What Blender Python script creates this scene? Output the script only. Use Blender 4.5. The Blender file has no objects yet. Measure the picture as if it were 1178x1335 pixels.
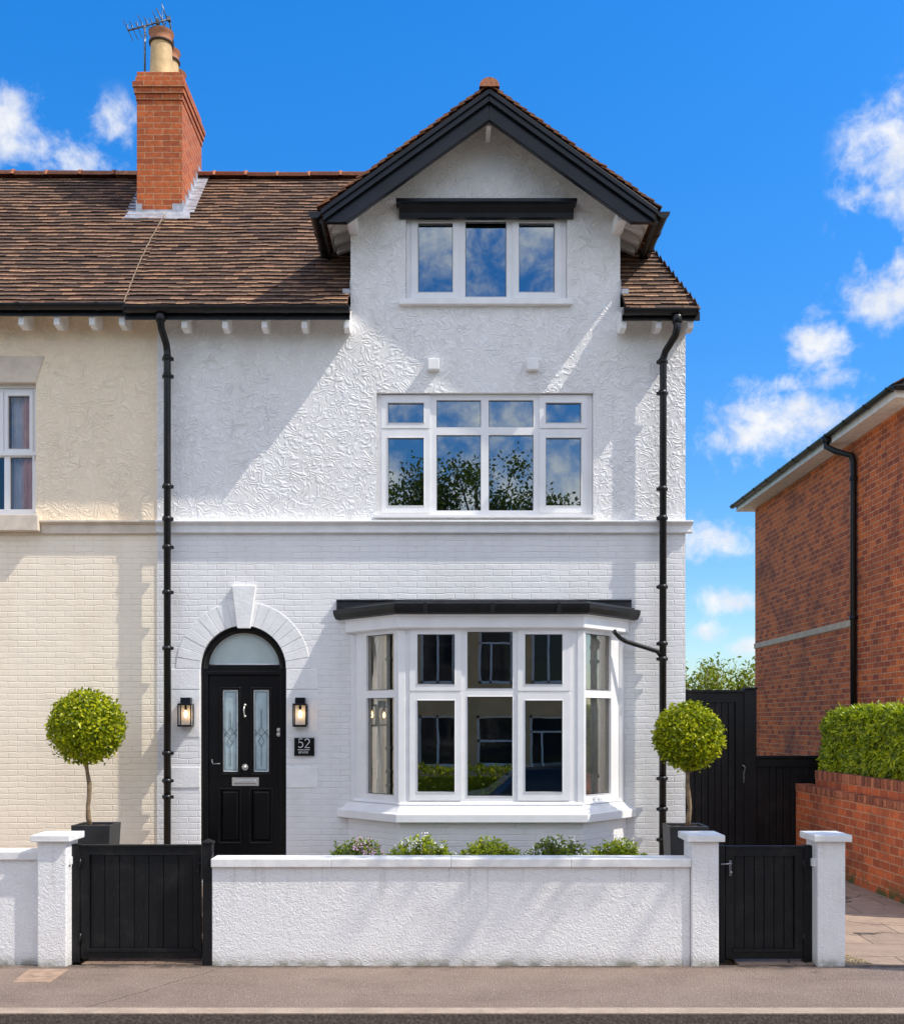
import bpy, bmesh, math, random
from mathutils import Vector, Matrix, noise as mnoise
random.seed(7)
R = random.Random(11)
PI = math.pi
sc = bpy.context.scene
COL = sc.collection
F, CX, HZ, EYE = 1430.0, 580.0, 940.0, 2.35      # survey of the photograph: focal length, vanishing point, eye height
YF, YW = 12.4, 10.5                               # depth of the house front and of the garden wall
def X(px, y=YF): return (px - CX) * y / F
def Z(py, y=YF): return EYE + (HZ - py) * y / F

# ------------------------------------------------------------------ helpers
W = {}
class MB:
    def __init__(s, xf=None):
        s.v, s.f, s.m, s.sm, s.xf, s.key = [], [], [], [], xf, {}
    def vert(s, p, dd=False):
        p = s.xf(p) if s.xf else p
        if dd:
            k = (round(p[0], 4), round(p[1], 4), round(p[2], 4))
            if k in s.key: return s.key[k]
            s.key[k] = len(s.v)
        s.v.append((p[0], p[1], p[2])); return len(s.v) - 1
    def face(s, pts, m=0, sm=False, dd=False):
        q = list(dict.fromkeys(s.vert(p, dd) for p in pts))
        if len(q) > 2: s.f.append(q); s.m.append(m); s.sm.append(sm)
    def box(s, x0, x1, y0, y1, z0, z1, m=0):
        b = len(s.v)
        for z in (z0, z1):
            for (x, y) in ((x0, y0), (x1, y0), (x1, y1), (x0, y1)): s.vert((x, y, z))
        for q in ((0,3,2,1),(4,5,6,7),(0,1,5,4),(1,2,6,5),(2,3,7,6),(3,0,4,7)):
            s.f.append([b + i for i in q]); s.m.append(m); s.sm.append(False)
    def prism(s, poly, y0, y1, m=0):            # polygon in XZ extruded along Y
        n = len(poly); b = len(s.v)
        for y in (y0, y1):
            for (x, z) in poly: s.vert((x, y, z))
        s.f.append([b + i for i in range(n)]); s.f.append([b + n + i for i in reversed(range(n))])
        for i in range(n):
            j = (i + 1) % n; s.f.append([b + i, b + n + i, b + n + j, b + j])
        s.m += [m] * (n + 2); s.sm += [False] * (n + 2)
    def prism_x(s, poly, x0, x1, m=0):          # polygon in YZ extruded along X
        n = len(poly); b = len(s.v)
        for x in (x0, x1):
            for (y, z) in poly: s.vert((x, y, z))
        s.f.append([b + i for i in range(n)]); s.f.append([b + n + i for i in reversed(range(n))])
        for i in range(n):
            j = (i + 1) % n; s.f.append([b + i, b + n + i, b + n + j, b + j])
        s.m += [m] * (n + 2); s.sm += [False] * (n + 2)
    def prism_z(s, poly, z0, z1, m=0):
        n = len(poly); b = len(s.v)
        for z in (z0, z1):
            for (x, y) in poly: s.vert((x, y, z))
        s.f.append([b + i for i in range(n)]); s.f.append([b + n + i for i in reversed(range(n))])
        for i in range(n):
            j = (i + 1) % n; s.f.append([b + i, b + n + i, b + n + j, b + j])
        s.m += [m] * (n + 2); s.sm += [False] * (n + 2)
    def tube(s, path, r, seg=12, m=0, cap=True):
        path = [Vector(p) for p in path]; n = len(path)
        rr = r if isinstance(r, (list, tuple)) else [r] * n
        rings = []
        t0 = (path[1] - path[0]).normalized()
        up = Vector((0, 0, 1)) if abs(t0.z) < .9 else Vector((0, 1, 0))
        a = t0.cross(up).normalized()
        for i in range(n):
            d0 = (path[i] - path[i-1]).normalized() if i else None
            d1 = (path[i+1] - path[i]).normalized() if i < n - 1 else None
            t = ((d0 or d1) + (d1 or d0)).normalized()
            a = (a - t * a.dot(t)).normalized(); b = t.cross(a)
            k = 1.0
            if d0 and d1: k = 1 / max(.5, t.dot(d1))
            ring = []
            for j in range(seg):
                an = 2 * PI * j / seg
                ring.append(s.vert(path[i] + (a * math.cos(an) + b * math.sin(an)) * rr[i] * (k if False else 1)))
            rings.append(ring)
        for i in range(n - 1):
            for j in range(seg):
                k = (j + 1) % seg
                s.f.append([rings[i][j], rings[i+1][j], rings[i+1][k], rings[i][k]]); s.m.append(m); s.sm.append(True)
        if cap:
            s.f.append(list(rings[0])); s.f.append(list(reversed(rings[-1]))); s.m += [m, m]; s.sm += [False, False]
    def lathe(s, prof, c, seg=24, m=0):          # prof [(r,z)] around vertical axis at c
        rings = []
        for (r, z) in prof:
            rings.append([s.vert((c[0] + r * math.cos(2*PI*j/seg), c[1] + r * math.sin(2*PI*j/seg), c[2] + z)) for j in range(seg)])
        for i in range(len(prof) - 1):
            for j in range(seg):
                k = (j + 1) % seg
                s.f.append([rings[i][j], rings[i][k], rings[i+1][k], rings[i+1][j]]); s.m.append(m); s.sm.append(True)
    def ball(s, c, r, m=0, seg=12, sq=(1,1,1)):
        rings = []
        for i in range(seg // 2 + 1):
            th = PI * i / (seg // 2)
            rings.append([s.vert((c[0] + sq[0]*r*math.sin(th)*math.cos(2*PI*j/seg), c[1] + sq[1]*r*math.sin(th)*math.sin(2*PI*j/seg), c[2] + sq[2]*r*math.cos(th))) for j in range(seg)])
        for i in range(seg // 2):
            for j in range(seg):
                k = (j + 1) % seg
                s.f.append([rings[i][j], rings[i+1][j], rings[i+1][k], rings[i][k]]); s.m.append(m); s.sm.append(True)
    def grid(s, x0, x1, z0, z1, holes, y, depth, m=0, outer=0.0, keep=None, mr=None):
        """vertical sheet at y with rectangular holes; reveals run back by depth"""
        xs = sorted(set([x0, x1] + [h[0] for h in holes] + [h[1] for h in holes]))
        zs = sorted(set([z0, z1] + [h[2] for h in holes] + [h[3] for h in holes]))
        mr = m if mr is None else mr
        for i in range(len(xs) - 1):
            for j in range(len(zs) - 1):
                cx, cz = (xs[i] + xs[i+1]) / 2, (zs[j] + zs[j+1]) / 2
                if any(h[0] < cx < h[1] and h[2] < cz < h[3] for h in holes): continue
                if keep and not keep(cx, cz): continue
                s.face([(xs[i], y, zs[j]), (xs[i+1], y, zs[j]), (xs[i+1], y, zs[j+1]), (xs[i], y, zs[j+1])], m, dd=True)
        if depth:
            for (a, b, c, d) in holes:
                s.face([(a, y, c), (a, y, d), (a, y+depth, d), (a, y+depth, c)], mr, dd=True)
                s.face([(b, y, d), (b, y, c), (b, y+depth, c), (b, y+depth, d)], mr, dd=True)
                s.face([(b, y, c), (a, y, c), (a, y+depth, c), (b, y+depth, c)], mr, dd=True)
                s.face([(a, y, d), (b, y, d), (b, y+depth, d), (a, y+depth, d)], mr, dd=True)
        if outer:
            a, b, c, d = x0, x1, z0, z1
            s.face([(a, y, d), (a, y, c), (a, y+outer, c), (a, y+outer, d)], m, dd=True)
            s.face([(b, y, c), (b, y, d), (b, y+outer, d), (b, y+outer, c)], m, dd=True)
            s.face([(a, y, c), (b, y, c), (b, y+outer, c), (a, y+outer, c)], m, dd=True)
            s.face([(b, y, d), (a, y, d), (a, y+outer, d), (b, y+outer, d)], m, dd=True)
    def leaf(s, p, n, size, asp=.55, m=0, rng=R):
        n = Vector(n).normalized()
        t = Vector((rng.uniform(-1,1), rng.uniform(-1,1), rng.uniform(-1,1)))
        a = (t - n * t.dot(n)); 
        if a.length < 1e-3: a = n.orthogonal()
        a.normalize(); b = n.cross(a)
        p = Vector(p); L, w = size, size * asp
        q0, q1, q2, q3 = p, p + a*L*.5 + b*w*.5 + n*L*.06, p + a*L, p + a*L*.5 - b*w*.5 + n*L*.06
        i = len(s.v); s.v += [tuple(q0), tuple(q1), tuple(q2), tuple(q3)]
        s.f += [[i, i+1, i+2], [i, i+2, i+3]]; s.m += [m, m]; s.sm += [False, False]
    def build(s, name, mats, parent=None, origin=None, bevel=0, label=None, kind=None, weld=False):
        o0 = W[parent] if parent is not None else Vector(origin or (0, 0, 0))
        me = bpy.data.meshes.new(name)
        me.from_pydata([(v[0]-o0.x, v[1]-o0.y, v[2]-o0.z) for v in s.v], [], s.f)
        mats = mats if isinstance(mats, (list, tuple)) else [mats]
        for mt in mats: me.materials.append(mt)
        me.polygons.foreach_set('material_index', s.m)
        me.polygons.foreach_set('use_smooth', s.sm)
        me.update()
        o = bpy.data.objects.new(name, me); COL.objects.link(o)
        if parent is not None: o.parent = parent
        else: o.location = o0
        W[o] = o0
        if weld:
            w = o.modifiers.new('weld', 'WELD'); w.merge_threshold = .0004
        if bevel:
            b = o.modifiers.new('bevel', 'BEVEL'); b.width = bevel; b.segments = 2; b.limit_method = 'ANGLE'; b.angle_limit = math.radians(40)
        if label: o['label'] = label
        if kind: o['kind'] = kind
        return o

def tag(o, label, cat, group=None):
    o['label'] = label; o['category'] = cat
    if group: o['group'] = group
    return o
def thing(name, label, cat, loc=(0, 0, 0), group=None):
    o = bpy.data.objects.new(name, None); COL.objects.link(o); o.location = loc
    o.empty_display_size = .2; W[o] = Vector(loc)
    return tag(o, label, cat, group)
def struct(name, mb, m, bevel=0):
    return mb.build(name, m, bevel=bevel, kind='structure')

# ------------------------------------------------------------------ materials
class NT:
    def __init__(s, name):
        s.mat = bpy.data.materials.new(name); s.mat.use_nodes = True
        s.nt = s.mat.node_tree; s.nt.nodes.clear()
        s.out = s.n('ShaderNodeOutputMaterial')
    def n(s, t, ins=None, **kw):
        nd = s.nt.nodes.new(t)
        for k, v in kw.items(): setattr(nd, k, v)
        for k, v in (ins or {}).items(): s.set(nd.inputs[k], v)
        return nd
    def set(s, sock, v):
        if hasattr(v, 'is_output') or isinstance(v, bpy.types.NodeSocket): s.nt.links.new(v, sock)
        elif isinstance(v, (tuple, list)) and len(v) == 3 and sock.type == 'RGBA': sock.default_value = (*v, 1)
        else: sock.default_value = v
    def math(s, op, a, b=None, c=None, clamp=False):
        nd = s.n('ShaderNodeMath', operation=op, use_clamp=clamp)
        s.set(nd.inputs[0], a)
        if b is not None: s.set(nd.inputs[1], b)
        if c is not None: s.set(nd.inputs[2], c)
        return nd.outputs[0]
    def mix(s, f, a, b, mode='MIX'):
        nd = s.n('ShaderNodeMix', data_type='RGBA', blend_type=mode)
        s.set(nd.inputs[0], f); s.set(nd.inputs[6], a); s.set(nd.inputs[7], b); return nd.outputs[2]
    def noise(s, vec, scale, detail=4, rough=.55, dist=0):
        nd = s.n('ShaderNodeTexNoise', {'Scale': scale, 'Detail': detail, 'Roughness': rough, 'Distortion': dist})
        if vec is not None: s.set(nd.inputs['Vector'], vec)
        return nd.outputs['Fac']
    def rng(s, v, a, b, c=0, d=1, smooth=True):
        nd = s.n('ShaderNodeMapRange', interpolation_type='SMOOTHSTEP' if smooth else 'LINEAR')
        for i, q in enumerate((v, a, b, c, d)): s.set(nd.inputs[i], q)
        return nd.outputs[0]
    def ramp(s, v, stops):
        nd = s.n('ShaderNodeValToRGB'); s.set(nd.inputs[0], v)
        el = nd.color_ramp.elements
        while len(el) < len(stops): el.new(.5)
        for e, (p, c) in zip(el, stops): e.position = p; e.color = (*c, 1)
        return nd.outputs[0]
    def pos(s): return s.n('ShaderNodeNewGeometry').outputs['Position']
    def bump(s, h, dist=.01, strength=1, nrm=None):
        nd = s.n('ShaderNodeBump', {'Strength': strength, 'Distance': dist, 'Height': h})
        if nrm is not None: s.set(nd.inputs['Normal'], nrm)
        return nd.outputs[0]
    def pbr(s, col, rough=.6, nrm=None, **kw):
        b = s.n('ShaderNodeBsdfPrincipled'); s.set(b.inputs['Base Color'], col); s.set(b.inputs['Roughness'], rough)
        if nrm is not None: s.set(b.inputs['Normal'], nrm)
        for k, v in kw.items(): s.set(b.inputs[k.replace('_', ' ')], v)
        s.nt.links.new(b.outputs[0], s.out.inputs[0]); return s.mat
    def wallvec(s):
        g = s.n('ShaderNodeNewGeometry'); sp = s.n('ShaderNodeSeparateXYZ', {0: g.outputs['Position']})
        sn = s.n('ShaderNodeSeparateXYZ', {0: g.outputs['True Normal']})
        nx = s.math('GREATER_THAN', s.math('ABSOLUTE', sn.outputs[0]), .75)
        nz = s.math('GREATER_THAN', s.math('ABSOLUTE', sn.outputs[2]), .75)
        u = s.n('ShaderNodeMix', {0: nx}, data_type='FLOAT'); s.set(u.inputs[2], sp.outputs[0]); s.set(u.inputs[3], sp.outputs[1])
        v = s.n('ShaderNodeMix', {0: nz}, data_type='FLOAT'); s.set(v.inputs[2], sp.outputs[2]); s.set(v.inputs[3], sp.outputs[1])
        c = s.n('ShaderNodeCombineXYZ', {0: u.outputs[0], 1: v.outputs[0], 2: 0.0})
        return c.outputs[0], g.outputs['Position'], sp

def m_plain(name, col, rough=.5, var=.12, scale=6, bump=.0, bscale=60, **kw):
    t = NT(name); p = t.pos()
    n = t.noise(p, scale, 5)
    c = t.mix(t.rng(n, .3, .7), tuple(c*(1-var) for c in col), tuple(min(1, c*(1+var)) for c in col))
    nr = t.bump(t.noise(p, bscale, 4), bump, .6) if bump else None
    return t.pbr(c, rough, nr, **kw)

def m_stucco(name, col, dirt, amp=.011, fine=.35, dirty=.3):
    t = NT(name); p = t.pos()
    n = t.noise(p, 7.6, .7, .5, .7)
    lines = t.math('SINE', t.math('MULTIPLY', n, 46.0))
    lines = t.rng(lines, -.55, .9)
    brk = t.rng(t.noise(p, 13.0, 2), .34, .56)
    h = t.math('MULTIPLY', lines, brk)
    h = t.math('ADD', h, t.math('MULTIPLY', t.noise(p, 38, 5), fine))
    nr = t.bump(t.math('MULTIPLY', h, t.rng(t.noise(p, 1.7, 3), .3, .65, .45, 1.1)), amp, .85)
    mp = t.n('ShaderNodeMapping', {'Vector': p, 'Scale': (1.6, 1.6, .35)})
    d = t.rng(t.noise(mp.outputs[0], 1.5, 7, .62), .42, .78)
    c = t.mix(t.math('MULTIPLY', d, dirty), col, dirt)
    c = t.mix(t.math('MULTIPLY', t.rng(h, .55, .05), .24), c, dirt)  # dirt colour darkens the grooves too, as painted crease shade
    return t.pbr(c, .62, nr)

def m_render(name, col, dirt):                    # finer roughcast on garden walls
    t = NT(name); p = t.pos()
    h = t.math('ADD', t.noise(p, 26, 3, .6, 1.2), t.math('MULTIPLY', t.noise(p, 90, 3), .4))
    nr = t.bump(h, .013, .9)
    sp = t.n('ShaderNodeSeparateXYZ', {0: p})
    low = t.rng(sp.outputs[2], .16, .0)
    d = t.math('MULTIPLY', t.noise(p, 2.2, 7, .65), .45)
    d = t.math('ADD', t.math('MULTIPLY', low, t.math('MULTIPLY', t.noise(p, 9, 5), .9)), t.rng(d, .2, .42, 0, .35), clamp=True)
    mp = t.n('ShaderNodeMapping', {'Vector': p, 'Scale': (14, 14, .7)})
    drip = t.math('MULTIPLY', t.rng(t.noise(mp.outputs[0], 1.0, 4, .6), .52, .72), t.rng(sp.outputs[2], .35, .95, 0, .4))
    c = t.mix(drip, t.mix(d, col, dirt), (.42, .39, .34))
    alg = t.math('MULTIPLY', t.rng(sp.outputs[2], .09, .0), t.rng(t.noise(p, 6, 5), .4, .62, 0, .75))
    c = t.mix(alg, c, (.20, .19, .12))
    return t.pbr(c, .65, nr)

def m_pbrick(name, col, dirt):                    # painted brickwork
    t = NT(name); v, p, sp = t.wallvec()
    wob = t.n('ShaderNodeTexNoise', {'Vector': p, 'Scale': 7.0, 'Detail': 3.0})
    v2 = t.n('ShaderNodeVectorMath', {0: wob.outputs['Color'], 1: (-.5, -.5, -.5)}, operation='ADD')
    v3 = t.n('ShaderNodeVectorMath', {0: v2.outputs[0]}, operation='SCALE'); v3.inputs['Scale'].default_value = .030
    vv = t.n('ShaderNodeVectorMath', {0: v, 1: v3.outputs[0]}, operation='ADD')
    b = t.n('ShaderNodeTexBrick', {'Vector': vv.outputs[0], 'Scale': 1.0, 'Mortar Size': .0085, 'Mortar Smooth': .8, 'Brick Width': .215, 'Row Height': .0665})
    b.inputs['Color1'].default_value = (.2, .2, .2, 1); b.inputs['Color2'].default_value = (1, 1, 1, 1)
    fac = b.outputs['Fac']
    strength = t.rng(t.noise(p, 3.2, 4), .3, .65, .25, 1.1)
    h = t.math('ADD', t.math('MULTIPLY', t.math('SUBTRACT', 1.0, fac), strength), t.math('MULTIPLY', t.noise(p, 22, 5), .5))
    nr = t.bump(h, .0040, .8)
    mp = t.n('ShaderNodeMapping', {'Vector': p, 'Scale': (1.5, 1.5, .4)})
    d = t.rng(t.noise(mp.outputs[0], 1.7, 7, .62), .42, .8, 0, .35)
    d = t.math('ADD', d, t.math('MULTIPLY', fac, .07), clamp=True)
    c = t.mix(d, col, dirt)
    c = t.mix(.04, c, b.outputs['Color'], 'MULTIPLY')
    return t.pbr(c, .6, nr)

def m_brick(name, c1, c2, mortar, width=.225, row=.075, msize=.005, soot=.5, moss=False):
    t = NT(name); v, p, sp = t.wallvec()
    wob = t.n('ShaderNodeTexNoise', {'Vector': p, 'Scale': 9.0, 'Detail': 2.0})
    v2 = t.n('ShaderNodeVectorMath', {0: wob.outputs['Color'], 1: (-.5, -.5, -.5)}, operation='ADD')
    v3 = t.n('ShaderNodeVectorMath', {0: v2.outputs[0]}, operation='SCALE'); v3.inputs['Scale'].default_value = .012
    vv = t.n('ShaderNodeVectorMath', {0: v, 1: v3.outputs[0]}, operation='ADD')
    b = t.n('ShaderNodeTexBrick', {'Vector': vv.outputs[0], 'Scale': 1.0, 'Mortar Size': msize, 'Mortar Smooth': .15, 'Brick Width': width, 'Row Height': row, 'Bias': -.1})
    b.inputs['Color1'].default_value = (*c1, 1); b.inputs['Color2'].default_value = (*c2, 1); b.inputs['Mortar'].default_value = (*mortar, 1)
    c = t.mix(t.rng(t.noise(p, 26, 4), .3, .75, 0, .5), b.outputs['Color'], tuple(q*.5 for q in c2))
    d = t.rng(t.noise(p, .9, 6, .65), .45, .75, 0, soot)
    c = t.mix(d, c, (.05, .03, .022))
    if moss:
        mz = t.math('MULTIPLY', t.rng(sp.outputs[2], .3, .0), t.rng(t.noise(p, 5, 5), .42, .6))
        c = t.mix(mz, c, (.06, .075, .015))
    h = t.math('ADD', t.math('SUBTRACT', 1.0, b.outputs['Fac']), t.math('MULTIPLY', t.noise(p, 60, 4), .45))
    return t.pbr(c, .85, t.bump(h, .007, .9))

def m_tile(name, stops, rough=.8, moss=.3):
    t = NT(name); g = t.n('ShaderNodeNewGeometry'); p = g.outputs['Position']
    c = t.ramp(g.outputs['Random Per Island'], stops)
    c = t.mix(t.rng(t.noise(p, 1.1, 6, .65), .45, .7, 0, moss), c, (.035, .027, .022))
    c = t.mix(t.rng(t.noise(p, 30, 5), .35, .75, 0, .5), c, (.02, .016, .014))
    return t.pbr(c, rough, t.bump(t.noise(p, 55, 5), .006, .7))

def m_leaf(name, stops, gloss=.1, trans=.35):
    t = NT(name); g = t.n('ShaderNodeNewGeometry')
    c = t.ramp(g.outputs['Random Per Island'], stops)
    c = t.mix(t.rng(t.noise(g.outputs['Position'], 4.5, 3), .35, .7, 0, .45), c, stops[0][1])
    d = t.n('ShaderNodeBsdfDiffuse', {'Color': c}); tr = t.n('ShaderNodeBsdfTranslucent', {'Color': t.mix(.35, c, (.35, .45, .03))})
    m1 = t.n('ShaderNodeMixShader', {0: trans, 1: d.outputs[0], 2: tr.outputs[0]})
    gl = t.n('ShaderNodeBsdfGlossy', {'Color': (.8, .85, .7, 1), 'Roughness': .35})
    m2 = t.n('ShaderNodeMixShader', {0: gloss, 1: m1.outputs[0], 2: gl.outputs[0]})
    t.nt.links.new(m2.outputs[0], t.out.inputs[0]); return t.mat

def m_glass(name, refl=.3, tint=(.75, .8, .82), wav=.0002, wscale=2.0, rc=(.95, .98, 1)):
    t = NT(name); p = t.pos()
    nr = t.bump(t.noise(p, wscale, 2), wav, 1.0)
    tr = t.n('ShaderNodeBsdfTransparent', {'Color': tint}); gl = t.n('ShaderNodeBsdfGlossy', {'Color': (*rc, 1), 'Roughness': .0, 'Normal': nr})
    fr = t.n('ShaderNodeFresnel', {'IOR': 1.5}).outputs[0]
    f = t.math('ADD', t.math('MULTIPLY', fr, 1.0), refl, clamp=True)
    mx = t.n('ShaderNodeMixShader', {0: f, 1: tr.outputs[0], 2: gl.outputs[0]})
    t.nt.links.new(mx.outputs[0], t.out.inputs[0]); return t.mat

M = {}
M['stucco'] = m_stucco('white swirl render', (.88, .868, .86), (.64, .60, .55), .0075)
M['cream_stucco'] = m_stucco('cream swirl render', (.97, .815, .615), (.76, .57, .38), .0065)
M['pbrick'] = m_pbrick('white painted brick', (.84, .83, .83), (.62, .595, .565))
M['cream_pbrick'] = m_pbrick('cream painted brick', (.97, .845, .675), (.78, .62, .45))
M['render'] = m_render('white roughcast', (.86, .85, .845), (.50, .465, .42))
M['coping'] = m_plain('white coping paint', (.80, .79, .77), .6, .07, 8, .004, 50)
M['stone'] = m_plain('pale painted stone', (.84, .83, .825), .6, .05, 6, .006, 34)
M['greystone'] = m_plain('grey stone', (.68, .58, .47), .75, .1, 7, .004, 60)
M['sandstone'] = m_plain('warm stone band', (.62, .44, .28), .8, .12, 9, .004, 50)
M['whitetrim'] = m_plain('white gloss trim', (.88, .87, .86), .45, .06, 6, .001, 40)
M['upvc'] = m_plain('white window frame', (.84, .83, .83), .28, .03, 5)
M['softwhite'] = m_plain('white soffit', (.90, .83, .74), .6, .08, 7)
M['black'] = m_plain('black gloss paint', (.006, .0075, .012), .3, .35, 5, .0012, 18, **{'Specular_IOR_Level': .35})
M['blackpipe'] = m_plain('black pipe', (.007, .007, .008), .36, .4, 12, .001, 60, **{'Specular_IOR_Level': .4})
def m_timber():
    t = NT('black timber stain'); p = t.pos()
    mp = t.n('ShaderNodeMapping', {'Vector': p, 'Scale': (60, 60, 2.5)}); g = t.noise(mp.outputs[0], 1.0, 6, .65)
    d = t.rng(t.noise(p, 3.0, 7, .7), .48, .78)
    c = t.mix(d, (.005, .0055, .007), (.022, .021, .02)); c = t.mix(t.rng(g, .55, .8, 0, .5), c, (.018, .018, .019))
    spk = t.rng(t.noise(p, 120, 2), .70, .76); c = t.mix(t.math('MULTIPLY', spk, .5), c, (.25, .23, .2))
    return t.pbr(c, t.rng(g, .3, .7, .4, .62), t.bump(g, .003, .8), Specular_IOR_Level=.3)
M['charcoal'] = m_timber()
M['door'] = m_plain('black door paint', (.005, .005, .006), .28, .2, 3, .001, 22, **{'Specular_IOR_Level': .35})
M['lead'] = m_plain('lead flashing', (.42, .43, .46), .45, .2, 9, .004, 25, Metallic=.3)
M['leadroof'] = m_plain('dark roof slate', (.02, .021, .025), .4, .4, 9, .004, 30)
M['redbrick'] = m_brick('chimney brick', (.60, .14, .034), (.38, .078, .022), (.58, .36, .2), soot=.15)
M['housebrick'] = m_brick('red house brick', (.92, .195, .03), (.36, .06, .016), (.80, .48, .26), .24, .098, .0062, .6)
M['wallbrick'] = m_brick('garden wall brick', (.74, .165, .045), (.36, .075, .025), (.58, .36, .21), .29, .118, .008, .55, True)
M['tile'] = m_tile('clay roof tile', [(0, (.045, .024, .016)), (.4, (.078, .038, .022)), (.75, (.11, .05, .026)), (1, (.18, .072, .035))])
M['tile_edge'] = m_tile('worn tile edge', [(0, (.17, .085, .045)), (.5, (.34, .19, .10)), (1, (.52, .31, .17))], .85, .3)
M['tile2'] = m_tile('orange roof tile', [(0, (.16, .06, .028)), (.5, (.27, .10, .042)), (1, (.36, .15, .06))], .8, .3)
M['ridge'] = m_tile('terracotta ridge', [(0, (.36, .13, .06)), (.5, (.46, .17, .075)), (1, (.55, .24, .12))], .8, .12)
M['mortar'] = m_plain('old roof mortar', (.24, .165, .11), .9, .3, 14, .006, 40)
M['roofbed'] = m_plain('roof underlay', (.02, .015, .012), .9, .2, 6)
M['buff'] = m_plain('buff clay', (.62, .42, .20), .7, .14, 10, .004, 40)
M['terra'] = m_plain('terracotta clay', (.42, .17, .08), .75, .15, 12, .004, 40)
M['darkrim'] = m_plain('sooted rim', (.08, .045, .03), .8, .2, 12)
M['metal'] = m_plain('weathered aluminium', (.22, .22, .23), .45, .4, 20, Metallic=.7)
M['chrome'] = m_plain('polished steel', (.80, .76, .70), .38, .06, 9, Metallic=.85)
M['soil'] = m_plain('soil', (.05, .035, .022), .95, .4, 20, .03, 30)
M['bark'] = m_plain('bark', (.22, .15, .085), .85, .35, 22, .008, 50)
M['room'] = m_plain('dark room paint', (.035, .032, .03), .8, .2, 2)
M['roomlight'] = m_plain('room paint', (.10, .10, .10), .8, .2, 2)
M['bulb'] = None
M['leaf'] = m_leaf('topiary leaf', [(0, (.04, .075, .003)), (.5, (.36, .42, .005)), (1, (.78, .74, .015))], .02, .42)
M['hedge'] = m_leaf('hedge leaf', [(0, (.05, .10, .006)), (.5, (.32, .41, .008)), (1, (.72, .76, .015))], .03, .42)
M['bush'] = m_leaf('bush leaf', [(0, (.09, .15, .004)), (.5, (.30, .39, .01)), (1, (.58, .60, .02))], .02, .42)
M['darkbush'] = m_leaf('dark bush leaf', [(0, (.03, .06, .01)), (.5, (.12, .19, .012)), (1, (.30, .38, .02))], .03, .4)
M['treeleaf'] = m_leaf('tree leaf', [(0, (.02, .04, .006)), (.5, (.05, .085, .012)), (1, (.10, .14, .02))], .05)
M['petal_w'] = m_plain('white petal', (.8, .78, .76), .7, .05)
M['petal_p'] = m_plain('pink petal', (.62, .38, .52), .7, .2)
M['pane'] = m_glass('upper window glass', .27, (.55, .62, .68), rc=(.78, .88, .94))
M['clearpane'] = m_glass('sash window glass', .06, (.95, .96, .97))
M['baypane'] = m_glass('bay window glass', .26, (.88, .88, .84), .00035, 2.0, rc=(1, .93, .82))
M['lampglass'] = m_glass('lamp glass', .02, (.93, .93, .93), .0)
M['frost'] = m_plain('frosted glass', (.42, .53, .56), .18, .12, 7, .001, 90, **{'Specular_IOR_Level': .7})
M['frost2'] = m_plain('frosted fanlight', (.50, .58, .57), .15, .08, 3)
M['leading'] = m_plain('dark leading', (.10, .11, .12), .4, .2, 20, Metallic=.5)
M['curtain'] = m_plain('sheer curtain', (.80, .81, .82), .9, .08, 8)
M['curtain_o'] = m_plain('orange curtain', (.95, .48, .30), .9, .15, 6)
M['panel'] = m_plain('cream opposite render', (.80, .50, .25), .85, .1, 2, .004, 30)
M['carpaint'] = m_plain('dark blue car paint', (.06, .13, .24), .2, .1, 2, Coat_Weight=.8)
M['cover'] = m_plain('worn iron and concrete cover', (.36, .24, .165), .8, .2, 9, .006, 40)
M['gravel'] = m_plain('gravel', (.42, .31, .18), .9, .4, 40, .0)
M['rubber'] = m_plain('tyre rubber', (.02, .02, .02), .8, .2)
M['carglass'] = m_plain('car glass', (.02, .025, .03), .05, .1)

def m_asphalt(name, a, b, speck, bs=.006):
    t = NT(name); p = t.pos()
    n = t.noise(p, 1.3, 7, .6); c = t.mix(t.rng(n, .3, .7), a, b)
    v = t.n('ShaderNodeTexVoronoi', {'Vector': p, 'Scale': 75.0})
    c = t.mix(t.rng(v.outputs['Color'], .55, .95, 0, .55), c, speck)
    c = t.mix(t.rng(t.noise(p, 130, 3), .5, .75, 0, .6), c, tuple(q*.45 for q in a))
    mp = t.n('ShaderNodeMapping', {'Vector': p, 'Scale': (.5, 2.2, 1)})
    c = t.mix(t.rng(t.noise(mp.outputs[0], 1.2, 6, .7), .52, .72, 0, .4), c, tuple(q*.6 for q in a))
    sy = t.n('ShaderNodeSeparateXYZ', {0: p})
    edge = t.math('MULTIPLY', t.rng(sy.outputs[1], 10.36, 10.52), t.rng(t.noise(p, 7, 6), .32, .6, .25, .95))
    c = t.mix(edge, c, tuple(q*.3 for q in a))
    gum = t.n('ShaderNodeTexVoronoi', {'Vector': p, 'Scale': 1.9}); c = t.mix(t.rng(gum.outputs['Distance'], .035, .02, 0, .5), c, tuple(q*.45 for q in a))
    sl = t.math('ABSOLUTE', t.math('SUBTRACT', t.math('ADD', sy.outputs[0], t.math('ADD', t.math('MULTIPLY', sy.outputs[1], -.55), t.math('MULTIPLY', t.noise(p, 2.5, 4), .25))), -7.75))
    c = t.mix(t.rng(sl, .012, .004, 0, .8), c, tuple(q*.3 for q in a))
    h = t.math('ADD', t.noise(p, 85, 4, .7), t.math('MULTIPLY', v.outputs['Distance'], .8))
    return t.pbr(c, .9, t.bump(h, bs, 1))
M['pave'] = m_asphalt('warm worn asphalt', (.25, .18, .139), (.315, .232, .18), (.45, .35, .275), .014)
M['road'] = m_asphalt('road asphalt', (.12, .10, .088), (.16, .135, .115), (.2, .17, .15))
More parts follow.
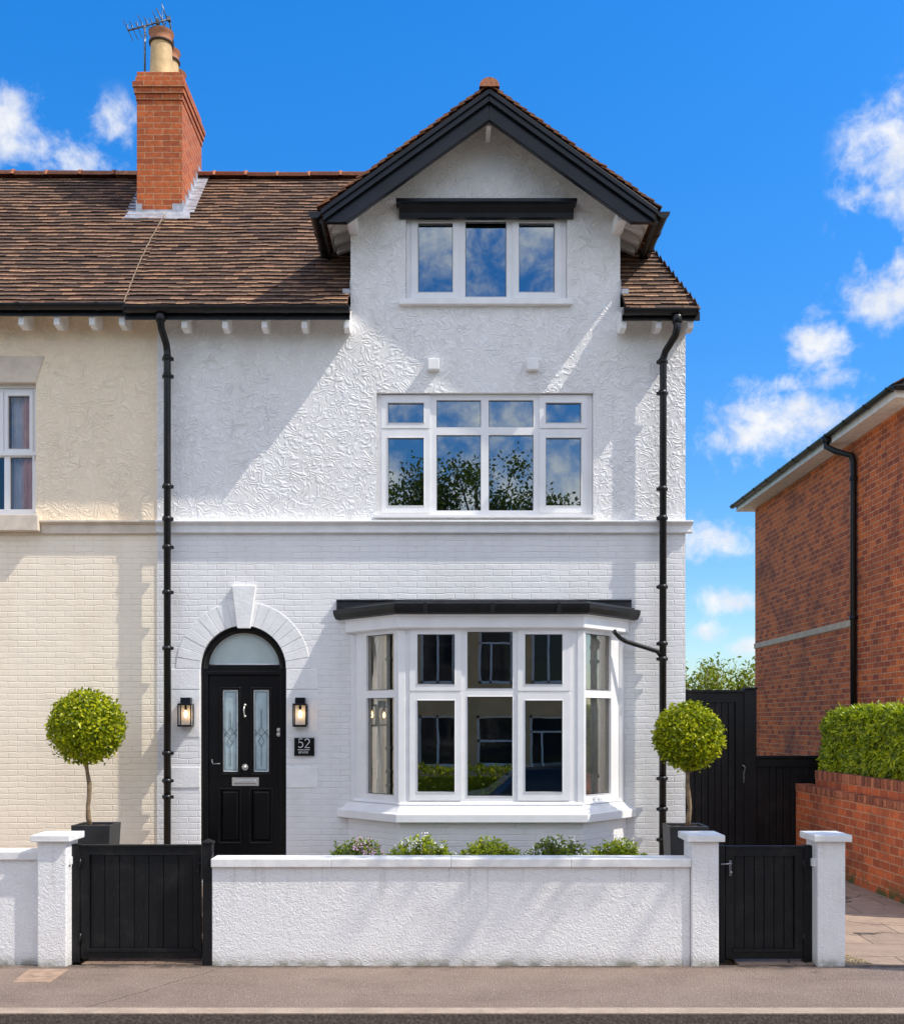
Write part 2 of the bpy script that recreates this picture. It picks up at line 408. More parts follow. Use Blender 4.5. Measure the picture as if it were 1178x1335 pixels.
def m_kerb():
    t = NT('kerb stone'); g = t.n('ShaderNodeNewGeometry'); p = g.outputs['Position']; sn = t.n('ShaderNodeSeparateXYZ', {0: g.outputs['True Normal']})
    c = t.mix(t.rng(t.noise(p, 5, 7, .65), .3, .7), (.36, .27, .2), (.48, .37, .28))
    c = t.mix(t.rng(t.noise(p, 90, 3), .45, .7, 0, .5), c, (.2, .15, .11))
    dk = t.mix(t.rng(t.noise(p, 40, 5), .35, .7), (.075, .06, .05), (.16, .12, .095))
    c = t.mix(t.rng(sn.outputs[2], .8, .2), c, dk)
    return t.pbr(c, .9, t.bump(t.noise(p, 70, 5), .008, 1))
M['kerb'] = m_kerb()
M['ground'] = m_plain('earth and grass', (.07, .085, .03), .95, .4, .4, .02, 12)
def m_flag():
    t = NT('york stone flags'); p = t.pos()
    mp = t.n('ShaderNodeMapping', {'Vector': p, 'Rotation': (0, 0, .06)})
    b = t.n('ShaderNodeTexBrick', {'Vector': mp.outputs[0], 'Scale': 1.0, 'Mortar Size': .007, 'Mortar Smooth': .3, 'Brick Width': .95, 'Row Height': .62})
    b.inputs['Color1'].default_value = (.40, .285, .20, 1); b.inputs['Color2'].default_value = (.31, .22, .16, 1); b.inputs['Mortar'].default_value = (.07, .05, .035, 1)
    w = t.n('ShaderNodeTexNoise', {'Vector': p, 'Scale': 3.0, 'Detail': 4.0})
    vv = t.mix(.3, p, w.outputs['Color'])
    v = t.n('ShaderNodeTexVoronoi', {'Vector': vv, 'Scale': .8}, feature='DISTANCE_TO_EDGE')
    cr = t.rng(v.outputs['Distance'], .009, .002)
    c = t.mix(t.rng(t.noise(p, 4, 7, .65), .35, .75, 0, .6), b.outputs['Color'], (.19, .135, .1))
    c = t.mix(cr, c, (.05, .038, .028))
    h = t.math('SUBTRACT', t.noise(p, 16, 6), t.math('ADD', cr, b.outputs['Fac']))
    return t.pbr(c, .85, t.bump(h, .012, .8))
M['flag'] = m_flag()
M['flag2'] = m_brick('path pavers', (.26, .17, .12), (.18, .12, .085), (.06, .045, .03), .2, .1, .006, .3)
def m_emit(name, c, s):
    t = NT(name); e = t.n('ShaderNodeEmission', {'Color': (*c, 1), 'Strength': s}); t.nt.links.new(e.outputs[0], t.out.inputs[0]); return t.mat
M['bulb'] = m_emit('lit filament', (1.0, .62, .28), 14.0)
M['signwhite'] = m_plain('sign lettering', (.85, .85, .85), .5, .02)

# ------------------------------------------------------------------ light, sky, camera
SUN = Vector((1.0, -.31, 1.35)).normalized()      # towards the sun
EL, ROT = math.asin(SUN.z), math.atan2(SUN.x, SUN.y)
sun = bpy.data.lights.new('sun', 'SUN'); sun.energy = 4.6; sun.angle = math.radians(.53); sun.color = (1, .94, .84)
so = bpy.data.objects.new('sun', sun); COL.objects.link(so); so.location = (20, -8, 30)
so.rotation_euler = (-SUN).to_track_quat('-Z', 'Y').to_euler()

wd = bpy.data.worlds.new('World'); sc.world = wd; wd.use_nodes = True
class WT(NT):
    def __init__(s):
        s.nt = wd.node_tree; s.nt.nodes.clear(); s.out = s.n('ShaderNodeOutputWorld')
t = WT()
sky = t.n('ShaderNodeTexSky'); sky.sky_type = 'NISHITA'; sky.sun_disc = False
sky.sun_elevation = EL; sky.sun_rotation = ROT; sky.altitude = 50; sky.air_density = 1.0; sky.dust_density = .6; sky.ozone_density = 2.5
d = t.n('ShaderNodeTexCoord').outputs['Generated']
sp = t.n('ShaderNodeSeparateXYZ', {0: d})
hs = t.n('ShaderNodeHueSaturation', {'Hue': .5005, 'Saturation': 1.42, 'Value': 1.75, 'Color': sky.outputs[0]})
az = t.math('ARCTAN2', sp.outputs[0], sp.outputs[1]); el = t.math('ARCSINE', sp.outputs[2])
# clouds: (px, py, half width, half height, weight) in the photograph, turned into azimuth and elevation
blobs = [(10,165,38,48,.95),(70,208,75,22,1.0),(0,195,50,30,.9),(150,168,36,24,.72),(205,150,18,14,.3),
         (1160,195,42,48,1.0),(1130,255,40,30,.7),(1178,250,36,30,.8),(1160,372,50,36,1.05),(1125,350,20,26,.7),(1066,452,36,22,.9),
         (1010,503,50,12,.62),(1090,494,40,12,.6),(1062,410,16,9,.5),(1000,562,75,34,1.1),(940,575,40,22,.8),(1080,545,40,22,.8),(1025,535,45,22,.8),
         (935,702,50,20,1.05),(900,700,30,18,.8),(955,785,34,15,1.0),(915,828,26,15,.95),(970,845,40,12,.6),(1000,740,30,8,.3)]
tot = None
for (px, py, w, h, k) in blobs:
    dx = (px - CX) / F; a0 = math.atan(dx); e0 = math.atan2((HZ - py) / F, math.sqrt(1 + dx*dx))
    sa, se = w / F * 1.0, h / F
    qa = t.math('DIVIDE', t.math('SUBTRACT', az, a0), sa * .95); qe = t.math('DIVIDE', t.math('SUBTRACT', el, e0), se * 1.0)
    g = t.math('MULTIPLY', t.math('EXPONENT', t.math('MULTIPLY', t.math('ADD', t.math('MULTIPLY', qa, qa), t.math('MULTIPLY', qe, qe)), -.7)), k)
    tot = g if tot is None else t.math('MAXIMUM', tot, g)
back = t.math('MULTIPLY', t.rng(sp.outputs[1], .15, -.25), t.rng(t.noise(d, 2.2, 3), .34, .58, .38, 1.0))  # unseen clouds behind the camera, added bright to fill the house front
tot = t.math('MAXIMUM', tot, back)
nz = t.noise(d, 16, 9, .6, .25); nz2 = t.noise(d, 52, 7, .65, .3)
dens = t.math('ADD', tot, t.math('ADD', t.math('MULTIPLY', t.math('SUBTRACT', nz, .5), 2.6), t.math('MULTIPLY', t.math('SUBTRACT', nz2, .5), 1.25)))
mask = t.math('MULTIPLY', t.rng(dens, .28, 1.3), t.rng(tot, .02, .25))
ccol = t.mix(t.rng(t.noise(d, 22, 5), .35, .7), (5.3, 5.6, 6.2), (6.7, 6.7, 6.7))
lim = t.mix(t.rng(sp.outputs[2], .05, .62), (.56, .63, .72), (.72, .90, 1.02))
skc = t.mix(mask, t.mix(1.0, hs.outputs[0], lim, 'MULTIPLY'), t.mix(t.rng(sp.outputs[1], .1, -.3), ccol, (10.3, 10.1, 9.85)))
bg = t.n('ShaderNodeBackground', {'Color': skc, 'Strength': .15})
t.nt.links.new(bg.outputs[0], t.out.inputs[0])
SKYHS = hs; SKYBG = bg

cam = bpy.data.cameras.new('camera'); co = bpy.data.objects.new('camera', cam); COL.objects.link(co)
co.location = (0, 0, EYE); co.rotation_euler = (PI/2, 0, 0)
cam.sensor_fit = 'VERTICAL'; cam.sensor_height = 24; cam.lens = 24 * F / 1335
cam.shift_y = (HZ - 667.5) / 1335; cam.shift_x = (589 - CX) / 1335
cam.clip_start = .05; cam.clip_end = 3000
sc.camera = co
sc.view_settings.view_transform = 'Standard'; sc.view_settings.look = 'None'; sc.view_settings.exposure = 0
sc.render.engine = 'CYCLES'
sc.cycles.max_bounces = 7; sc.cycles.diffuse_bounces = 4; sc.cycles.glossy_bounces = 4; sc.cycles.transparent_max_bounces = 8

# ------------------------------------------------------------------ setting
KY = 8.82
b = MB(); b.face([(-900, -900, -.14), (900, -900, -.14), (900, 900, -.14), (-900, 900, -.14)]); struct('ground', b, M['ground'])
b = MB(); b.face([(-80, .9, -.115), (80, .9, -.115), (80, KY, -.115), (-80, KY, -.115)]); struct('road', b, M['road'])
b = MB(); b.box(-80, 80, 9.0, 10.56, -.2, 0); struct('pavement', b, M['pave'])
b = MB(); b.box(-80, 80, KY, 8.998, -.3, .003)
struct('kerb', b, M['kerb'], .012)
b = MB(); b.box(-80, 80, -1.2, .9, -.2, 0); struct('opposite_pavement', b, M['pave'])
b = MB(); b.box(2.83, 60, 10.56, 60, -.2, .006); struct('driveway', b, M['flag'])
b = MB()
b.box(-12, -3.5, 10.78, 12.39, -.1, .5); b.box(-3.5, -2.15, 11.55, 12.39, -.1, .5); b.box(-2.15, 2.83, 10.78, 12.39, -.1, .5)
struct('garden_terrace', b, M['flag'])
b = MB(); b.box(-3.5, -2.15, 10.56, 11.0, -.1, .012); b.box(-3.5, -2.15, 11.0, 11.28, -.1, .17); b.box(-3.5, -2.15, 11.28, 11.548, -.1, .34)
struct('garden_path', b, M['flag2'], .006)
b = MB()
nx, ny = 40, 8
def soilz(i, j): return .84 + .03 * mnoise.noise((i * .7, j * .9, 3)) - (.05 if j in (0, ny) else 0)
for i in range(nx):
    for j in range(ny):
        P = [(-1.25 + 3.3*a/nx, 10.78 + .85*c/ny, soilz(a, c)) for (a, c) in ((i, j), (i+1, j), (i+1, j+1), (i, j+1))]
        b.face(P, sm=True, dd=True)
b.box(-1.25, 2.05, 10.79, 11.62, .4, .74)
struct('flower_bed_soil', b, M['soil'])
# a worn access cover and a repair patch joint in the pavement
b = MB()
y0, y1 = 9.86, 10.37
b.prism_z([(X(16, y0) , y0), (X(66, y0), y0), (X(90, y1), y1), (X(38, y1), y1)], -.02, .005)
b.prism_z([(X(50, y0) , y0+.2), (X(58, y0), y0+.2), (X(62, y1), y0+.23), (X(54, y1), y0+.23)], .004, .009)
o = b.build('access_cover', M['cover'], origin=(X(50, 10.1), 10.1, 0), bevel=.004)
tag(o, 'worn tan square access cover set in the pavement before the left gate pillar', 'cover')
rg = random.Random(5); b = MB()
for i in range(220):
    u, v = rg.random(), rg.random()
    px, py = X(1102, YW) + .02 + u * .28 * (1 - v*.5), 10.58 + v * .42
    b.ball((px, py, .008 + rg.random()*.008), rg.uniform(.008, .02), seg=6, sq=(1, 1, .7))
b.build('gravel', M['gravel'], kind='stuff')['label'] = 'patch of pale gravel at the foot of the right pillar'

# ------------------------------------------------------------------ generic builders
def roof_tiles(mb, O, U, S, N, urange, slen, gauge=.106, width=.155, thick=.016, skip=None, seed=1, sag=.010):
    rg = random.Random(seed); k = 0; O, U, S, N = Vector(O), Vector(U), Vector(S), Vector(N)
    while k * gauge < slen:
        s0 = k * gauge; s1 = min(s0 + gauge * 1.5, slen + .02)
        u0, u1 = urange(s0); off = (k % 2) * width / 2 + rg.uniform(-.012, .012)
        u = u0 - off
        row = rg.uniform(-.004, .004)
        while u < u1:
            a, c = max(u + .002, u0), min(u + width - .002, u1); uc = (a + c) / 2; u += width
            if c - a < .015: continue
            if skip and skip(uc, s0 + gauge*.5): continue
            jl, jr = rg.uniform(-.004, .004), rg.uniform(-.006, .006)
            hh = lambda q, s: sag * mnoise.noise((q * 1.1, s * 1.3, seed * 3.1)) + .006 * mnoise.noise((q * 4, s * 5, seed))
            h = rg.uniform(0, .005)
            def P(q, s, e): return O + U * q + S * s + N * (e + hh(q, s))
            lo, hi = thick * 1.9 + h, thick * .5
            sl = s0 + jr + row + .01 * mnoise.noise((uc * 1.5, k * .4, 7))
            pts = [P(a, sl, lo), P(c, sl + jl, lo), P(c, s1, hi), P(a, s1, hi), P(a, sl, lo - thick), P(c, sl + jl, lo - thick), P(c, s1, hi - thick), P(a, s1, hi - thick)]
            lip = .036 + .010 * mnoise.noise((uc * 6, k, 2)); q = lip / (s1 - sl); mid = lo + (hi - lo) * q
            pts += [P(a, sl + lip, mid), P(c, sl + jl + lip, mid)]
            i = len(mb.v); mb.v += [tuple(p) for p in pts]
            mb.f += [[i, i+1, i+9, i+8], [i+8, i+9, i+2, i+3], [i+4, i+5, i+1, i], [i+5, i+6, i+2, i+9, i+1], [i+7, i+4, i, i+8, i+3]]
            mb.m += [1, 0, 0, 0, 0]; mb.sm += [False]*5
        k += 1

def ridge_run(mb, p0, p1, r=.10, seg=.44, seed=2, drop=.05):
    rg = random.Random(seed); p0, p1 = Vector(p0), Vector(p1); L = (p1 - p0).length; d = (p1 - p0) / L
    side = d.cross(Vector((0, 0, 1))).normalized(); n = max(1, round(L / seg))
    for i in range(n):
        a = p0 + d * (L * i / n); c = p0 + d * (L * (i + 1) / n - .008)
        dz = rg.uniform(-.006, .006); rings = []
        prof = [(a, r), (c - d*.045, r*.97), (c - d*.044, r*1.1), (c, r*1.1)]
        for (q, rr) in prof:
            rings.append([mb.vert(q + side * (rr * math.cos(th)) + Vector((0, 0, rr * .9 * math.sin(th) - drop + dz))) for th in [PI * j / 8 for j in range(9)]])
        for k in range(3):
            for j in range(8):
                mb.f.append([rings[k][j], rings[k][j+1], rings[k+1][j+1], rings[k+1][j]]); mb.m.append(0); mb.sm.append(k != 1)
        mb.f.append(list(reversed(rings[0]))); mb.f.append(rings[-1]); mb.m += [0, 0]; mb.sm += [False]*2

def gutter_x(mb, x0, x1, yc, zc, r=.056):           # half round gutter along X, with joints
    prof = [(yc + r * math.cos(a), zc + r * math.sin(a)) for a in [PI + PI * j / 10 for j in range(11)]]
    prof += [(yc + (r-.006) * math.cos(a), zc + (r-.006) * math.sin(a)) for a in [2*PI - PI * j / 10 for j in range(11)]]
    mb.prism_x(prof, x0, x1)
    x = x0 + .02
    rr = r + .008
    while x < x1:
        pr = [(yc + rr * math.cos(a), zc + .004 + rr * math.sin(a)) for a in [PI + PI * j / 10 for j in range(11)]]
        mb.prism_x(pr, x, min(x + .045, x1 + .01)); x += .86
    mb.box(x0 - .006, x0, yc - r, yc + r, zc - r, zc + .002); mb.box(x1, x1 + .006, yc - r, yc + r, zc - r, zc + .002)

def pipe_collars(mb, path_x, path_y, zs, r=.05, h=.05):
    for z in zs:
        mb.lathe([(r*.8, 0), (r, 0), (r, h), (r*.8, h)], (path_x, path_y, z), 14)
        mb.box(path_x - r*1.28, path_x + r*1.28, path_y + .012, path_y + .05, z + .008, z + h - .008)

GLASS_Y = .035
def window(parent, outer, y, panes, sashes, sill=None, glass='pane', xf=None, depth=.05, name='window', outer_d=.09):
    """frame mesh + casements + panes; panes/sashes = (x0,x1,z0,z1)"""
    m = MB(xf); x0, x1, z0, z1 = outer
    sash_for = {}
    holes = []
    for p in panes:
        s = next((q for q in sashes if q[0] < p[0] and q[1] > p[1] and q[2] < p[2] and q[3] > p[3]), None)
        holes.append((s[0]+.012, s[1]-.012, s[2]+.012, s[3]-.012) if s else p)
    m.grid(x0, x1, z0, z1, holes, y, depth, outer=outer_d)
    fr = m.build(name, M['upvc'], parent, bevel=.006)
    for p in panes:
        s = next((q for q in sashes if q[0] < p[0] and q[1] > p[1] and q[2] < p[2] and q[3] > p[3]), None)
        if s:
            c = MB(xf); c.grid(s[0], s[1], s[2], s[3], [p], y - .016, .04, outer=.04)
            c.build('casement', M['upvc'], fr, bevel=.007)
        g = MB(xf); gy = y + .02 if s else y + .032
        e = .006
        g.face([(p[0]-e, gy, p[2]-e), (p[1]+e, gy, p[2]-e), (p[1]+e, gy, p[3]+e), (p[0]-e, gy, p[3]+e)])
        g.build('pane', M[glass], fr)
        k = MB(xf); k.grid(p[0]-.001, p[1]+.001, p[2]-.001, p[3]+.001, [(p[0]+.007, p[1]-.007, p[2]+.007, p[3]-.007)], gy - .003, 0)
        k.build('gasket', M['leading'], fr)
    return fr
def room(parent, x0, x1, y0, y1, z0, z1, mat='room'):
    m = MB()
    m.face([(x0, y1, z0), (x1, y1, z0), (x1, y1, z1), (x0, y1, z1)])
    m.face([(x0, y0, z0), (x0, y1, z0), (x0, y1, z1), (x0, y0, z1)]); m.face([(x1, y1, z0), (x1, y0, z0), (x1, y0, z1), (x1, y1, z1)])
    m.face([(x0, y0, z0), (x1, y0, z0), (x1, y1, z0), (x0, y1, z0)]); m.face([(x0, y1, z1), (x1, y1, z1), (x1, y0, z1), (x0, y0, z1)])
    return m.build('room_interior', M[mat], parent)
def curtain(name, label, x0, x1, z0, z1, y, mat, amp=.03, waves=6, group=None):
    m = MB(); n = waves * 10; pts = []
    for i in range(n + 1):
        u = i / n; pts.append((x0 + (x1 - x0) * u, y + amp * math.sin(u * waves * 2 * PI) + .4*amp * math.sin(u * waves * 3.3 + 1)))
    for i in range(n):
        (a, ya), (c, yc) = pts[i], pts[i+1]
        m.face([(a, ya, z0), (c, yc, z0), (c, yc*1, z1), (a, ya, z1)], sm=True, dd=True)
    o = m.build(name, mat, origin=((x0+x1)/2, y, z0)); tag(o, label, 'curtain', group); return o

# ------------------------------------------------------------------ WHITE HOUSE
XL, XR = X(205), X(893)
ZS0, ZS1 = Z(697), Z(680)                          # string course
ZE = Z(412)                                        # wall head under the eaves
GX = .48                                           # gable centre
WX0, WX1 = X(457), X(808)                          # gable wall
YB = 12.0                                          # barge plane
def zg(x, top=9.23, s=.718): return top - s * abs(x - GX)
house = thing('terraced_house', 'white rendered three storey house with black gable, bay window and arched black door', 'house', (-.25, YF, 0))
U1 = (X(491), X(773), Z(674.5), Z(512))            # first floor opening
DW = (X(529), X(739), Z(392), Z(280.5))            # dormer opening
mb = MB()
zc = ZE + .1
mb.grid(XL, XR, (ZS0+ZS1)/2, zc, [U1], YF, .075, keep=None)
# gable wall above the eaves (polygon with window hole: columns)
def gcol(xa, xb, za, holes):
    mb.face([(xa, YF, za), (xb, YF, za), (xb, YF, zg(xb) - .1), (xa, YF, zg(xa) - .1)], dd=True)
ztop = DW[3] + .02
mb.grid(WX0, WX1, zc, ztop, [DW], YF, .075, keep=lambda x, z: True)
# parts above ztop, clipped by the gable slope
xs = [WX0, GX, WX1]
mb.face([(WX0, YF, ztop), (GX, YF, ztop), (GX, YF, zg(GX) - .1)] + ([(WX0, YF, zg(WX0) - .1)] if zg(WX0) - .1 > ztop else []), dd=True)
mb.face([(GX, YF, ztop), (WX1, YF, ztop)] + ([(WX1, YF, zg(WX1) - .1)] if zg(WX1) - .1 > ztop else []) + [(GX, YF, zg(GX) - .1)], dd=True)
# cheeks of the dormer and the hidden side wall
for xx, sgn in ((WX0, -1), (WX1, 1)):
    q = [(xx, YF, zc), (xx, YF, zg(xx) - .1), (xx, 14.0, zg(xx) - .1), (xx, 14.0, zc)]
    mb.face(q if sgn > 0 else q[::-1])
mb.face([(XR, YF, (ZS0+ZS1)/2), (XR, 17.4, (ZS0+ZS1)/2), (XR, 17.4, zc), (XR, YF, zc)])
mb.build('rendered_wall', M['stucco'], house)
# lower painted brick wall with the arched opening
DCX, DR, DSP = X(317), .487, Z(871.5)
mb = MB()
dx0, dx1 = DCX - DR, DCX + DR
zt2 = DSP + DR + .1
bayhole = (X(470), X(800), .55, 3.45)
mb.grid(XL, XR, 0, (ZS0+ZS1)/2, [(dx0, dx1, 0, zt2), bayhole], YF, 0)
for i in range(32):
    a0, a1 = PI * i / 32, PI * (i + 1) / 32
    p, q = (DCX + DR * math.cos(a0), DSP + DR * math.sin(a0)), (DCX + DR * math.cos(a1), DSP + DR * math.sin(a1))
    mb.face([(q[0], YF, q[1]), (p[0], YF, p[1]), (p[0], YF, zt2), (q[0], YF, zt2)], dd=True)
    mb.face([(p[0], YF, p[1]), (q[0], YF, q[1]), (q[0], YF + .09, q[1]), (p[0], YF + .09, p[1])], sm=True)
mb.face([(dx0, YF, 0), (dx0, YF, DSP), (dx0, YF+.09, DSP), (dx0, YF+.09, 0)]); mb.face([(dx1, YF, DSP), (dx1, YF, 0), (dx1, YF+.09, 0), (dx1, YF+.09, DSP)])
mb.face([(XR, YF, 0), (XR, 17.4, 0), (XR, 17.4, (ZS0+ZS1)/2), (XR, YF, (ZS0+ZS1)/2)])
mb.face([(XR, 17.4, 0), (XL, 17.4, 0), (XL, 17.4, zc), (XR, 17.4, zc)])
mb.face([(XL, 17.4, 0), (XL, YF, 0), (XL, YF, zc), (XL, 17.4, zc)])
mb.build('brick_wall', M['pbrick'], house)
# string course
mb = MB()
prof = [(YF+.02, Z(695.5)), (YF-.045, Z(695.5)), (YF-.05, Z(693.5)), (YF-.045, Z(693)), (YF-.045, Z(686)), (YF-.085, Z(683.5)), (YF-.10, Z(682.5)), (YF-.10, Z(680.5)), (YF-.085, Z(680)), (YF+.02, Z(678.5))]
mb.prism_x(prof, XL, XR + .07)
mb.build('string_course', M['stone'], house, bevel=.003)
# first floor window
f1 = YF + .055
ze = lambda y: Z(y, f1); xe = lambda p: X(p, f1)
panes = [(xe(505.7), xe(552.5), ze(551.7), ze(525.5)), (xe(569), xe(626.7), ze(557), ze(521.6)), (xe(636.8), xe(695), ze(557), ze(521.6)), (xe(711), xe(757), ze(551.7), ze(525.5)),
         (xe(505.7), xe(552.5), ze(659.5), ze(571)), (xe(569), xe(626.7), ze(665.5), ze(567)), (xe(636.8), xe(695), ze(665.5), ze(567)), (xe(711), xe(757), ze(659.5), ze(571))]
sash = [(xe(497.5), xe(560.7), ze(558.5), ze(516.2)), (xe(702.8), xe(764.5), ze(558.5), ze(516.2)), (xe(497.5), xe(560.7), ze(668.5), ze(562)), (xe(702.8), xe(764.5), ze(668.5), ze(562))]
w1 = window(house, (U1[0]+.004, U1[1]-.004, U1[2]+.03, U1[3]-.004), f1, panes, sash, outer_d=.02)
m = MB(); m.prism_x([(f1+.02, U1[2]+.03), (f1-.005, U1[2]+.03), (YF-.06, U1[2]+.018), (YF-.06, U1[2]-.012), (f1+.02, U1[2]-.004)], U1[0]-.03, U1[1]+.03)
m.build('sill', M['upvc'], w1, bevel=.003)
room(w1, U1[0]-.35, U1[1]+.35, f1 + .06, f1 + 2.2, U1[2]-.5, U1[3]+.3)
# dormer window
ze = lambda y: Z(y, f1)
panes = [(xe(545), xe(590), ze(381.5), ze(290.5)), (xe(606.5), xe(659.7), ze(387), ze(288)), (xe(676), xe(722.3), ze(381.5), ze(290.5))]
sash = [(xe(536), xe(598.5), ze(389.5), ze(282.5)), (xe(668), xe(731), ze(389.5), ze(282.5))]
w2 = window(house, (DW[0]+.004, DW[1]-.004, DW[2]+.01, DW[3]-.004), f1, panes, sash, outer_d=.02)
m = MB(); m.prism_x([(f1+.02, DW[2]+.01), (f1-.005, DW[2]+.01), (YF-.07, DW[2]), (YF-.07, DW[2]-.062), (f1, DW[2]-.062)], DW[0]-.07, DW[1]+.05)
m.build('sill', M['whitetrim'], w2, bevel=.005)
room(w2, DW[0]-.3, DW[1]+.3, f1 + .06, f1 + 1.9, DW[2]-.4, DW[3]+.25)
m = MB(); zb0, zb1 = Z(281, 12.3), Z(259.5, 12.25)
m.prism_x([(YF+.01, zb0), (YF-.05, zb0), (YF-.06, zb0+.05), (YF-.12, zb0+.12), (YF-.15, zb0+.125), (YF-.15, zb1-.03), (YF-.165, zb1-.028), (YF-.165, zb1), (YF+.01, zb1+.02)], X(520, 12.3), X(748, 12.3))
m.prism_x([(YF-.005, zb1-.03), (YF-.168, zb1-.034), (YF-.168, zb1+.004), (YF-.005, zb1+.026)], X(516, 12.24), X(752, 12.24))
m.build('window_hood', M['black'], house, bevel=.004)
# two small vent blocks
for (a, c) in ((557.6, 572.6), (685.6, 701)):
    m = MB(); m.box(X(a), X(c), YF-.085, YF+.01, Z(484.5), Z(470)); m.build('wall_vent', M['whitetrim'], house, bevel=.008)

# ---- main roof
YE, ZEV = 12.05, Z(405, 12.05)                     # eaves edge
TR = 2.86                                          # run to the ridge
s2 = math.sqrt(.5)
XJ = -3.52
def inside_dormer(x, t): return WX0 - .02 < x < WX1 + .02 and ZEV + t < zg(x) - .02
XRR = 2.80
roofm = MB()
RA = ((1, 0, 0), (0, s2, s2), (0, -s2, s2))
roof_tiles(roofm, (0, YE, ZEV), *RA, lambda s: (XJ, WX0 - .012), TR * math.sqrt(2) - .05, seed=4)
roof_tiles(roofm, (0, YE, ZEV), *RA, lambda s: (WX1 + .012, XRR - .27 * s * s2), TR * math.sqrt(2) - .05, seed=4)
roof_tiles(roofm, (0, YE, ZEV), *RA, lambda s: (WX0 - .012, WX1 + .012), TR * math.sqrt(2) - .05, skip=lambda u, s: inside_dormer(u, s * s2), seed=4)
roof = roofm.build('roof', [M['tile'], M['tile_edge']], house)
bed = MB()
st = .1
nx = int((XRR - XJ) / st) + 1; nt_ = int(TR / st) + 1
for i in range(nx):
    for j in range(nt_):
        x0 = XJ + i * st; t0 = j * st; t1 = min(t0 + st, TR); x1 = min(x0 + st, XRR - .27 * t1)
        if x1 - x0 < .01 or inside_dormer((x0 + x1) / 2, (t0 + t1) / 2): continue
        bed.face([(x0, YE + t0 + .008, ZEV + t0 - .012), (x1, YE + t0 + .008, ZEV + t0 - .012), (x1, YE + t1 + .008, ZEV + t1 - .012), (x0, YE + t1 + .008, ZEV + t1 - .012)], dd=True)
bed.face([(XJ, YE + TR, ZEV + TR), (XRR - .27*TR, YE + TR, ZEV + TR), (XRR, 17.75, ZEV), (XJ, 17.75, ZEV)])
bed.build('roof_underlay', M['roofbed'], roof)
# tile-hung end of the roof
em = MB()
e0, e1, e2 = Vector((XRR - .012, YE, ZEV)), Vector((XRR, 17.75, ZEV)), Vector((XRR - .27*TR, YE + TR, ZEV + TR))
S = (e2 - (e0 + e1) / 2).normalized(); Uv = (e1 - e0).normalized(); N = Uv.cross(S)
SL = (e2 - (e0 + e1) / 2).length
roof_tiles(em, e0, Uv, S, N, lambda s: (2.85 * s / SL + .02, 5.7 - 2.85 * s / SL), SL, seed=9, thick=.006, sag=.002)
em.build('roof_end', [M['tile'], M['tile_edge']], roof)
m = MB(); ridge_run(m, (XJ, YE + TR, ZEV + TR + .05), (XRR - .27*TR, YE + TR, ZEV + TR + .05)); m.build('ridge_tiles', M['ridge'], roof)
# pale mortar verge where the two roofs meet
m = MB()
pts = []
for i in range(26):
    s = i / 25 * (TR * .70) ; pts.append((XJ - .015 + .016 * mnoise.noise((i * .9, 0, 0)) - .05*math.sin(s*1.5), YE + s - .03, ZEV + s + .022))
m.tube(pts, [.007 + .003 * mnoise.noise((i * 1.7, 4, 0)) for i in range(26)], 8)
m.build('mortar_verge', M['mortar'], roof)
# lead where the roof meets the dormer cheeks
for xx, d_ in ((WX0, -1), (WX1, 1)):
    m = MB()
    for k in range(7):
        t0 = .22 + k * .13
        m.box(min(xx, xx + d_ * .006), max(xx, xx + d_ * .006), YE + t0 + .1, YE + t0 + .24, ZEV + t0 + .1, ZEV + t0 + .25)
    m.box(min(xx + d_*.0065, xx + d_*.08), max(xx + d_*.0065, xx + d_*.08), YE + .25, YE + .34, ZEV + .285, ZEV + .34)
    m.build('flashing', M['lead'], roof)
# soffits and rafter ends
def rafter(parent, px, w=.062, drop=0.0, yback=YF):
    xc = X(px, 12.13); m = MB()
    z0 = ZEV - .085 + drop
    m.prism_x([(12.10, z0 - .085), (12.10, z0 + .06), (yback + .02, z0 + .22), (yback + .02, z0 - .03), (12.24, z0 - .10)], xc - w/2, xc + w/2)
    return m.build('rafter_end', M['whitetrim'], parent, bevel=.004)
for px in (241, 294, 345, 397, 452, 812, 858, 899): rafter(house, px)
for (xa, xb) in ((XJ, WX0 + .02), (WX1 - .02, XRR - .02)):
    m = MB(); m.face([(xa, 12.09, ZEV - .035), (xb, 12.09, ZEV - .035), (xb, YF + .02, ZEV + .14), (xa, YF + .02, ZEV + .14)][::-1])
    m.build('soffit', M['softwhite'], house)
# gutters
m = MB(); gutter_x(m, XJ + .02, WX0 + .02, 12.0, ZEV + .02, .062); m.box(XJ, WX0 + .02, 12.066, 12.085, ZEV - .09, ZEV + .0); m.build('gutter', M['blackpipe'], house)
m = MB(); gutter_x(m, WX1 - .03, X(908, 12.0), 12.0, ZEV - .005, .062); m.box(WX1 - .03, XRR, 12.066, 12.085, ZEV - .1, ZEV - .01); m.build('gutter', M['blackpipe'], house)

